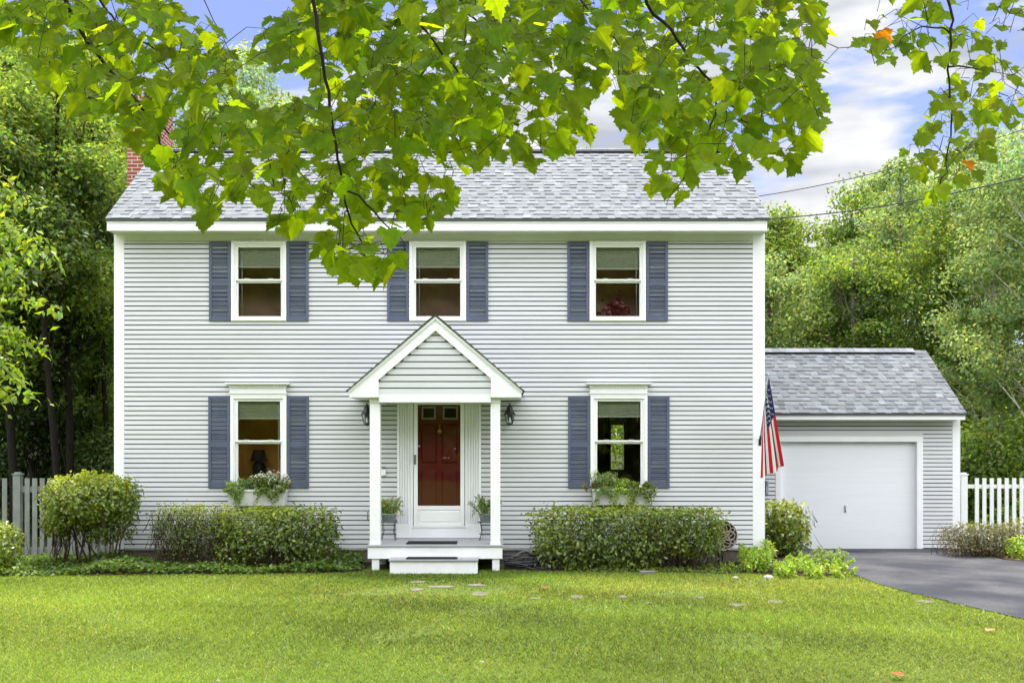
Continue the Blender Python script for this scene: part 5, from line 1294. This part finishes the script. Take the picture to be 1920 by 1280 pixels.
# ---------------------------------------------------------------- overhead cables
for k, (p0, p1, lb, rr) in enumerate([
    (U(1395, 372, 30), U(2000, 215, 24), 'upper thin overhead cable crossing the sky right of the roof', .012),
    (U(1400, 412, 30), U(2000, 312, 22), 'lower thicker overhead cable running into the right trees', .017),
    (U(1690, 700, 30), U(2100, 560, 24), 'slack cable drooping through the trees above the garage', .010)]):
    mb = MB(); pts = []
    for i in range(17):
        f = i / 16; q = p0.lerp(p1, f); q.z -= .5 * 4 * f * (1 - f) * .45; pts.append(q)
    mb.tube(pts, rr, 5); tag(mb.build('overhead_cable', M['wire']), lb, 'cable', 'overhead cables right of the house')

# ---------------------------------------------------------------- trees
WG = 'trees in the wood left of the house'
def T(px, dep, top, base, r, n, **k):
    k.setdefault('label', ''); lab = k.pop('label'); nm = k.pop('name', 'broadleaf_tree')
    return tree(nm, lab, 'tree', SX(px, dep), dep, SZ(top, dep), r, max(.5, SZ(base, dep)), n, **k)
T(120, 5.0, 20, 760, 1.9, 27000, ls=.12, seed=101, label='dark leafed tree standing closest to the left wall of the house', group=WG, nclump=70, cr=.75, tr=.075)
T(20, 4.2, 90, 740, 1.7, 24000, ls=.12, seed=102, label='leafy tree on the left edge behind the grey fence', group=WG, nclump=60, cr=.7, tr=.08)
T(190, 8.0, 170, 770, 1.8, 20000, ls=.13, seed=103, label='tree filling the gap beside the chimney', group=WG, nclump=60, cr=.8, tr=.07)
T(75, 9.5, 10, 700, 2.6, 22000, ls=.15, seed=104, label='tall tree behind the front row on the left', group=WG, nclump=60, cr=.95, tr=.09)
T(-60, 7.0, -40, 740, 2.5, 20000, ls=.14, seed=105, label='tree mostly cut off by the left edge', group=WG, nclump=60, cr=.9, tr=.10)
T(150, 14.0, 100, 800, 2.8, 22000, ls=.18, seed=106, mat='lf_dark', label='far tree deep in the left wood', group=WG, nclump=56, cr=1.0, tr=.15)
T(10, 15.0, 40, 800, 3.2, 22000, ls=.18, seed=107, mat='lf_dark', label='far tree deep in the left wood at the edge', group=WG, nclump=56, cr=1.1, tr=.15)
for k, (x_, y_, h_, r_, lb) in enumerate([(-15.5, 6, 11, 2.6, 'tree well outside the left edge beyond the fence'), (-19.5, 10, 13, 3.2, 'second tree outside the left edge'), (-14.5, 13, 13, 3.0, 'tree behind the ones outside the left edge'), (-24, 6, 12, 3.2, 'outermost tree on the left')]):
    tree('broadleaf_tree', lb, 'tree', x_, y_, h_, r_, .8, 11000, ls=.2, seed=190 + k, group=WG, nclump=56, cr=1.05, tr=.12)
for k, (x_, y_, h_, r_, lb) in enumerate([(15.5, 6, 10, 2.6, 'tree well outside the right edge beyond the fence'), (19.5, 11, 12, 3.2, 'second tree outside the right edge'), (24, 6, 11, 3.2, 'outermost tree on the right')]):
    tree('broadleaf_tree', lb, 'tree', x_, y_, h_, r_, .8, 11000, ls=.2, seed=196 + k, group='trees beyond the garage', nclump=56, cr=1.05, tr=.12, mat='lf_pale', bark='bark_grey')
# bare understory trunks seen in the dark under the crowns
for k, (px, dep, tr_, lb) in enumerate([(95, 3.4, .07, 'slim bare trunk rising behind the grey fence'), (205, 6.5, .06, 'thin dark trunk next to the house corner'), (165, 11, .10, 'dark trunk in the middle of the left wood')]):
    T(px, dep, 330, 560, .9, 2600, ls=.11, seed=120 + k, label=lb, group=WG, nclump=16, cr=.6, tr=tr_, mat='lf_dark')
T(70, 6.0, 480, 850, 1.5, 13000, ls=.11, seed=128, mat='lf_dark', label='low branching dark evergreen between the fence and the wood', group=WG, nclump=50, cr=.7, tr=.07)  # not an evergreen: leaf colour darkened to stand in for woodland shade
T(175, 7.2, 430, 860, 1.2, 10000, ls=.11, seed=129, label='low leafy sapling just left of the house corner', group=WG, nclump=44, cr=.6, tr=.05)
# undergrowth of the left wood
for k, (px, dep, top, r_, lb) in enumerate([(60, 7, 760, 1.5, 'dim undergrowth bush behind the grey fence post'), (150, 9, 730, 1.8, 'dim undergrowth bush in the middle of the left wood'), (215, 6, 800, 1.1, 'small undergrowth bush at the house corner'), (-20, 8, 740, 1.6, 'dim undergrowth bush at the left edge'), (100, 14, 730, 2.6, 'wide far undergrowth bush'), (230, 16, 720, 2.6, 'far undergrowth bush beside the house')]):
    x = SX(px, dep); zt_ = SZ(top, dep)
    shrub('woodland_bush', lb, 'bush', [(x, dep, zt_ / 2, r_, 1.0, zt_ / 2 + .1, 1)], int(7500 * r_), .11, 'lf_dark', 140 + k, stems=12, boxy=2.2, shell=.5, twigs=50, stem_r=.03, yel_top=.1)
# left overhanging spray of pointed leaves, closer to the camera
def spray_tree():
    t = thing('birch_tree', 'young tree at the left edge whose drooping pointed leaves reach toward the house', 'tree', (-6.4, -5.5, 0))
    rg = np.random.default_rng(8); r = random.Random(8)
    tr0 = Vector((-6.35, -5.5, 0)); top = Vector((-6.3, -5.4, 6.6))
    mb = MB(); mb.tube([tr0, tr0.lerp(top, .5) + Vector((.08, 0, 0)), top], [.09, .06, .02], 8); mb.build('trunk', M['bark_grey'], t)
    mb = MB(); P = []; 
    ends = [(62, 395, .40), (88, 450, .5), (110, 490, .4), (60, 470, .6), (118, 578, .35), (60, 560, .6), (88, 650, .4), (50, 640, .6), (40, 700, .4), (62, 742, .35), (25, 745, .4), (20, 420, .7), (15, 530, .8), (10, 610, .8), (10, 690, .5), (-30, 500, .9), (-40, 600, .9), (-30, 400, .8), (30, 440, .6), (40, 520, .6)]
    for ex, ey, sp in ends:
        d = 12.5 + r.uniform(-.7, .7); e = U(ex, ey, d); s = Vector((tr0.x + .05, -5.45, e.z + r.uniform(.0, .7))); m1 = s.lerp(e, .5) + Vector((0, 0, .14))
        mb.tube([s, m1, e], [.014, .009, .003], 5, cap=False)
        for i in range(64):
            f = r.random() ** .6; q = (s.lerp(m1, f * 2) if f < .5 else m1.lerp(e, f * 2 - 1)); P.append((q.x + r.gauss(0, .05), q.y + r.gauss(0, .10), q.z + r.gauss(0, .055) - .02))
    mb.build('branches', M['twig'], t)
    for i in range(1500):
        f = r.random(); q = tr0.lerp(top, .36 + .66 * f); w_r = .62 * (1.1 - f) ** .5
        P.append((q.x - .1 + r.gauss(0, w_r * .55), q.y + r.gauss(0, w_r * .55), q.z + r.gauss(0, .1)))
    P = np.array(P); n = len(P); nm = rg.normal(0, .55, (n, 3)); nm[:, 1] -= .55; nm[:, 2] += .6
    V = leafcloud(P, .105, rg, up=.25, out=nm * .7, aspect=.48, droop=.75, fold=.08)
    npmesh('crown', V, 4, M['lf_lime2'], t, leafcol(n, rg, .22, .2))
M['lf_lime2'] = leafmat('birch_leaf', (0.16, 0.25, 0.03), 0.5, (0.42, 0.56, 0.03), 0.03, 0.4)
spray_tree()
# behind the house
BG = 'pale treetops behind the house'
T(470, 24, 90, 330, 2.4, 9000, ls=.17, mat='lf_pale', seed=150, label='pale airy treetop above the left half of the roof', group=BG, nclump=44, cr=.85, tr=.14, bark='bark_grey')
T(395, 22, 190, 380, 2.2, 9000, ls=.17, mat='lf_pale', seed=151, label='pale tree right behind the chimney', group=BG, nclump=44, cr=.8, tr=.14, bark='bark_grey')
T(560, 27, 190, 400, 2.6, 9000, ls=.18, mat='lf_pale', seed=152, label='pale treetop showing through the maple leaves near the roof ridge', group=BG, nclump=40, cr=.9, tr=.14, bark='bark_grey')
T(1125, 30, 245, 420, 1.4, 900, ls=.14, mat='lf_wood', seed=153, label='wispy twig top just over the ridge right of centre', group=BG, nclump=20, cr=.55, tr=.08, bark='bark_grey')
# right of the house, over the garage
RG = 'trees beyond the garage'
T(1468, 24, 372, 650, 2.0, 13000, ls=.15, mat='lf_wood', seed=160, label='tree rising directly behind the right end of the main roof', group=RG, nclump=52, cr=.75, tr=.14, bark='bark_grey')
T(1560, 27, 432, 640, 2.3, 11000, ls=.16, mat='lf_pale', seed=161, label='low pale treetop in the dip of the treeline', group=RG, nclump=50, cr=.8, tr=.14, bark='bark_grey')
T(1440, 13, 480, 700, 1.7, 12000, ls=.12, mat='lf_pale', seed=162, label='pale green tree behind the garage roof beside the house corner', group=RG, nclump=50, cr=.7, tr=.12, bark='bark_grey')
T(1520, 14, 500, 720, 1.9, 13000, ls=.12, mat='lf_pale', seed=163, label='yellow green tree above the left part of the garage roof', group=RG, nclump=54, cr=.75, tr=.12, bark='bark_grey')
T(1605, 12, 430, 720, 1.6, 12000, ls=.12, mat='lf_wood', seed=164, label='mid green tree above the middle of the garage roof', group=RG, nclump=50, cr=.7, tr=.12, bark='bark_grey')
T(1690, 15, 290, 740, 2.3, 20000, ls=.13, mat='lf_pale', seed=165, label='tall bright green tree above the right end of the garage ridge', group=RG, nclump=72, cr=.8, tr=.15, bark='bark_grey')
T(1780, 12, 330, 800, 1.8, 16000, ls=.12, mat='lf_wood', seed=166, label='tree right of the garage roof slope', group=RG, nclump=64, cr=.7, tr=.12, bark='bark_grey')
T(1870, 9.5, 230, 830, 1.7, 20000, ls=.11, mat='lf_pale', seed=167, label='dense light green tree behind the white fence', group=RG, nclump=72, cr=.65, tr=.12, bark='bark_birch')
T(1960, 7, 120, 860, 1.8, 20000, ls=.11, mat='lf_pale', seed=168, label='tree cut off by the right edge above the white fence', group=RG, nclump=72, cr=.7, tr=.12, bark='bark_birch')
T(1640, 22, 330, 620, 2.6, 13000, ls=.16, mat='lf_wood', seed=169, label='farther tree peaking left of the tall bright green one', group=RG, nclump=56, cr=.9, tr=.15, bark='bark_grey')
T(1830, 18, 200, 640, 3.0, 16000, ls=.16, mat='lf_wood', seed=170, label='tall far tree behind the dense light green one', group=RG, nclump=60, cr=1.0, tr=.16, bark='bark_grey')
T(1390, 26, 430, 680, 2.2, 8000, ls=.17, mat='lf_wood', seed=171, label='tree hidden mostly by the main roof end', group=RG, nclump=40, cr=.9, tr=.15, bark='bark_grey')
for k, (px, dep, top, r_, lb) in enumerate([(1810, 7.5, 800, 1.0, 'bush just right of the garage wall above the fence'), (1900, 6.5, 780, 1.3, 'bush over the white fence at the right edge'), (1850, 12, 700, 1.8, 'larger bush behind the white fence'), (1700, 20, 640, 3.5, 'wide far bush behind the garage'), (1500, 20, 600, 3.5, 'wide far bush right behind the house corner'), (1300, 24, 620, 4, 'far bush hidden behind the house')]):
    x = SX(px, dep); zt_ = SZ(top, dep)
    shrub('woodland_bush', lb, 'bush', [(x, dep, zt_ / 2, r_, 1.2, zt_ / 2 + .1, 1)], int(6000 * r_ * (1 if dep < 15 else .5)), .12 if dep < 15 else .2, 'lf_wood', 180 + k, stems=14, boxy=2.2, shell=.5, twigs=50, stem_r=.03, yel_top=.1)
# the wood far behind closes the view to the horizon
def farwood():
    rg = np.random.default_rng(77); n = 60000
    x = rg.uniform(-75, 75, n); y = rg.uniform(38, 60, n)
    hh = 7.2 + 1.2 * vnoise(x, y, 5, .35) + .7 * vnoise(x, y, 6, 1.1); hh = np.where(x > 0, hh * .95, hh * 1.25)
    z = rg.random(n) ** .6 * hh
    P = np.stack([x, y, z], 1); V = leafcloud(P, .55, rg, up=.4, out=None)
    o = npmesh('distant_wood', V, 4, M['lf_wood'], None, leafcol(n, rg, .3, .2, P, 4)); tag(o, 'far-off belt of woodland closing the view behind everything', 'wood', kind='stuff')
farwood()
def street_wood():
    rg = np.random.default_rng(78); n = 60000
    x = rg.uniform(-45, 45, n); y = rg.uniform(-46, -38, n); hh = 17 + 2.0 * vnoise(x, y, 5, .35) + 1.2 * vnoise(x, y, 6, 1.1)
    P = np.stack([x, y, rg.random(n) * hh], 1); V = leafcloud(P, 1.0, rg, up=.2)
    o = npmesh('street_wood', V, 4, M['lf_wood'], None, leafcol(n, rg, .3, .2, P, 4)); tag(o, 'belt of woodland across the street, mirrored dimly in the window panes', 'wood', kind='stuff')
street_wood()

# ---------------------------------------------------------------- maple in the foreground
def maple():
    t = thing('maple_tree', 'big maple whose backlit leafy boughs hang across the top of the view', 'tree', (-5.2, -14.6, 0))
    rg = np.random.default_rng(12); r = random.Random(12)
    main = [(-20, 60), (40, 100), (95, 170), (150, 215), (215, 235), (245, 290), (300, 330), (345, 410), (430, 405), (450, 350), (500, 395), (520, 440), (590, 430), (620, 510), (640, 525), (675, 550), (730, 545), (750, 480), (760, 430), (800, 425), (845, 395), (862, 345), (895, 315), (950, 305), (1000, 318), (1060, 285), (1100, 250), (1095, 190), (1170, 195), (1150, 235), (1175, 270), (1215, 280), (1208, 335), (1222, 370), (1246, 400), (1300, 365), (1290, 325), (1340, 328), (1410, 335), (1440, 315), (1500, 325), (1505, 285), (1538, 235), (1550, 170), (1530, 100), (1535, -40), (-20, -40)]
    hole = [(275, -50), (560, -50), (505, 45), (468, 75), (478, 140), (530, 165), (575, 180), (545, 215), (480, 190), (432, 150), (430, 100), (410, 55), (340, 30)]
    hole2 = [(480, 200), (585, 130), (600, 180), (520, 215)]
    rightp = [(1650, -30), (1640, 40), (1605, 90), (1610, 120), (1640, 160), (1700, 115), (1735, 150), (1740, 190), (1728, 240), (1690, 290), (1700, 330), (1745, 378), (1790, 362), (1850, 335), (1860, 290), (1850, 250), (1905, 245), (1945, 200), (1945, -30)]
    rhole = [(1795, -30), (1800, 60), (1850, 40), (1890, -30)]
    def okk(px, py): return (inpoly(px, py, main) & ~inpoly(px, py, hole) & ~inpoly(px, py, hole2)) | (inpoly(px, py, rightp) & ~inpoly(px, py, rhole))
    # boughs: bearings and distances of points along each, measured from the photo
    B = [([(100, -60), (130, 20), (180, 100), (245, 180), (290, 230), (340, 260), (385, 275)], 5.2, 5.9, .016),
         ([(290, 230), (305, 280), (330, 310), (345, 370)], 5.6, 5.7, .006),
         ([(150, -60), (200, 20), (235, 65), (290, 90), (330, 150), (400, 190), (450, 235), (480, 255)], 5.9, 6.6, .010),
         ([(580, -70), (590, 0), (605, 110), (622, 230), (635, 320), (655, 400), (680, 470), (690, 520)], 4.6, 5.3, .012),
         ([(740, -60), (768, 20), (830, 100), (880, 160), (930, 210), (970, 235)], 5.2, 6.0, .010),
         ([(600, -50), (640, 30), (668, 70), (730, 150), (780, 225), (835, 288)], 6.2, 6.6, .008),
         ([(840, -50), (870, 20), (930, 75), (980, 120), (1050, 160)], 5.6, 6.3, .010),
         ([(1190, -50), (1212, 10), (1270, 75), (1320, 140), (1370, 195), (1410, 250), (1440, 280)], 5.0, 5.7, .012),
         ([(1340, 150), (1345, 215), (1310, 300), (1270, 350), (1250, 385)], 5.3, 5.5, .006),
         ([(1050, -50), (1120, 40), (1180, 100), (1230, 190), (1260, 260)], 6.0, 6.6, .008),
         ([(635, 350), (700, 395), (745, 440), (760, 470)], 5.0, 5.2, .006),
         ([(1340, -50), (1380, 40), (1450, 110), (1490, 200), (1490, 290)], 6.2, 6.5, .008),
         ([(350, -60), (380, 0), (420, 80), (400, 140)], 6.4, 6.6, .006),
         ([(450, 235), (520, 280), (570, 330), (600, 390)], 6.6, 6.4, .006),
         ([(20, -60), (40, 20), (60, 80), (120, 150)], 6.0, 6.3, .006),
         ([(1775, -60), (1782, 40), (1778, 130), (1785, 240), (1775, 300), (1762, 350)], 5.0, 5.3, .009),
         ([(1782, 60), (1730, 50), (1680, 80), (1640, 120)], 5.1, 5.0, .005),
         ([(1782, 120), (1840, 130), (1900, 140)], 5.1, 5.3, .005)]
    mb = MB(); nodes = []
    hub = Vector((-5.2, -14.6, 4.6))
    trunk = MB(); trunk.tube([(-5.2, -14.6, -.1), (-5.15, -14.6, 1.2), (-5.2, -14.55, 2.6), (-5.1, -14.5, 4.6), (-4.8, -14.4, 6.4)], [.30, .22, .19, .16, .11], 14); trunk.build('trunk', M['bark_grey'], t)
    limb = MB(); L1 = [Vector(v) for v in ((-5.15, -14.55, 3.9), (-3.6, -13.9, 4.85), (-1.9, -13.4, 5.15), (0, -13.0, 5.25), (1.8, -12.9, 5.2), (2.8, -12.9, 5.05))]
    limb.tube(L1, [.11, .085, .065, .05, .035, .02], 9)
    for pts, d0, d1, rd in B:
        P = [U(px, py, d0 + (d1 - d0) * i / (len(pts) - 1)) for i, (px, py) in enumerate(pts)]
        if pts[0][1] < -20:
            # join to the limb above the view
            q = min((L1[i].lerp(L1[i + 1], f / 5) for i in range(len(L1) - 1) for f in range(6)), key=lambda v: (v - (P[0] + Vector((-.6, 0, .6)))).length)
            P = [q, q.lerp(P[0], .5) + Vector((0, 0, .1))] + P
        fine = []
        for i in range(len(P) - 1):
            for k in range(4):
                fine.append(P[i].lerp(P[i + 1], k / 4) + Vector((r.gauss(0, .006), r.gauss(0, .01), r.gauss(0, .006))))
        fine.append(P[-1])
        rr = [rd * (1 - .75 * i / (len(fine) - 1)) for i in range(len(fine))]
        limb.tube(fine, rr, 6)
        for q in fine: nodes.append(q)
    limb.build('boughs', M['twig_maple'], t)
    nodes = np.array([tuple(v) for v in nodes])
    # leaves
    def samp(n, d0, d1, dens=None):
        out = []
        while len(out) < n:
            px = rg.uniform(-20, 1945, 400); py = rg.uniform(-60, 555, 400)
            k = okk(px, py)
            for a, b in zip(px[k], py[k]):
                if dens is not None and rg.random() > dens(a, b): continue
                out.append((a, b, rg.uniform(d0, d1)))
                if len(out) >= n: break
        return out
    def dens(a, b):
        v = 1.0
        if a > 1600: v = .42
        elif b > 280: v = .62
        if 950 < a < 1250 and b > 200: v *= .7
        return v
    S = samp(2550, 4.7, 7.0, dens)
    V = []; Fc = []; cols = []; tw = MB()
    pos = np.array([tuple(U(a, b - 12, d)) for a, b, d in S])
    order = np.argsort([np.min(((nodes - p) ** 2).sum(1)) for p in pos])
    allm = MB()
    tnodes = nodes.copy()
    for oi in order:
        p = Vector(pos[oi]); a, b, d = S[oi]
        size = rg.uniform(.07, .135) * (.8 if a > 1600 else 1)
        # petiole / twig to the nearest wood
        dd = ((tnodes - np.array(p)) ** 2).sum(1) + 0.25 * np.clip(p.z - tnodes[:, 2], 0, 9) ** 2
        q = Vector(tnodes[int(np.argmin(dd))]); dist = (q - p).length
        if dist > (.34 if a < 1600 else .2): q = p + (q - p) * (.13 / dist); dist = .13
        if dist > .02:
            m1 = q.lerp(p, .5) + Vector((r.gauss(0, .02), r.gauss(0, .02), .03 + .08 * dist))
            k_ = min(1, dist / .5)
            tw.tube([q, m1, p], [.0014 + .0022 * k_, .0013 + .0012 * k_, .0011], 4, cap=False)
            if dist > .12: tnodes = np.vstack([tnodes, np.array([tuple(m1), tuple(q.lerp(p, .8))])])
        # blade: hangs tip-down, tilted at random
        n_ = Vector((rg.normal(0, .36), -.75 + rg.normal(0, .28), .55 + rg.normal(0, .34))).normalized()
        tip = Vector((rg.normal(0, .55), rg.normal(0, .35), -1.0)); tip = (tip - n_ * tip.dot(n_)).normalized(); sd_ = n_.cross(tip)
        br = float(np.clip(rg.normal(1.0, .15), .6, 1.5)); yl = float(np.clip(rg.normal(0, .08), -.2, .25))
        c = (br * (1 + yl), br, br)
        z = rg.random()
        if a > 1600 and z < .015: c = (3.2, .75, 1.0)
        elif z < (.03 if a > 1600 else .003): c = (2.4, 1.05, 1.0)
        fold = rg.uniform(.02, .28); curl = rg.uniform(-.05, .30)
        sk = rg.normal(0, .10); wav = rg.uniform(0, .07); wp = rg.uniform(0, 6)
        for s_ in (1, -1):
            hs = rg.uniform(.84, 1.08)
            allm.face([p + (tip * hy + sd_ * (hx * s_ * hs + sk * hy * hy)) * size - n_ * (abs(hx) * fold * -1 + curl * hy * hy + wav * math.sin(hy * 9 + wp) * abs(hx) * 2) * size for hx, hy in HALF], 0, c)
    allm.build('crown', M['lf_maple'], t); tw.build('twigs', M['twig_maple'], t)
maple()
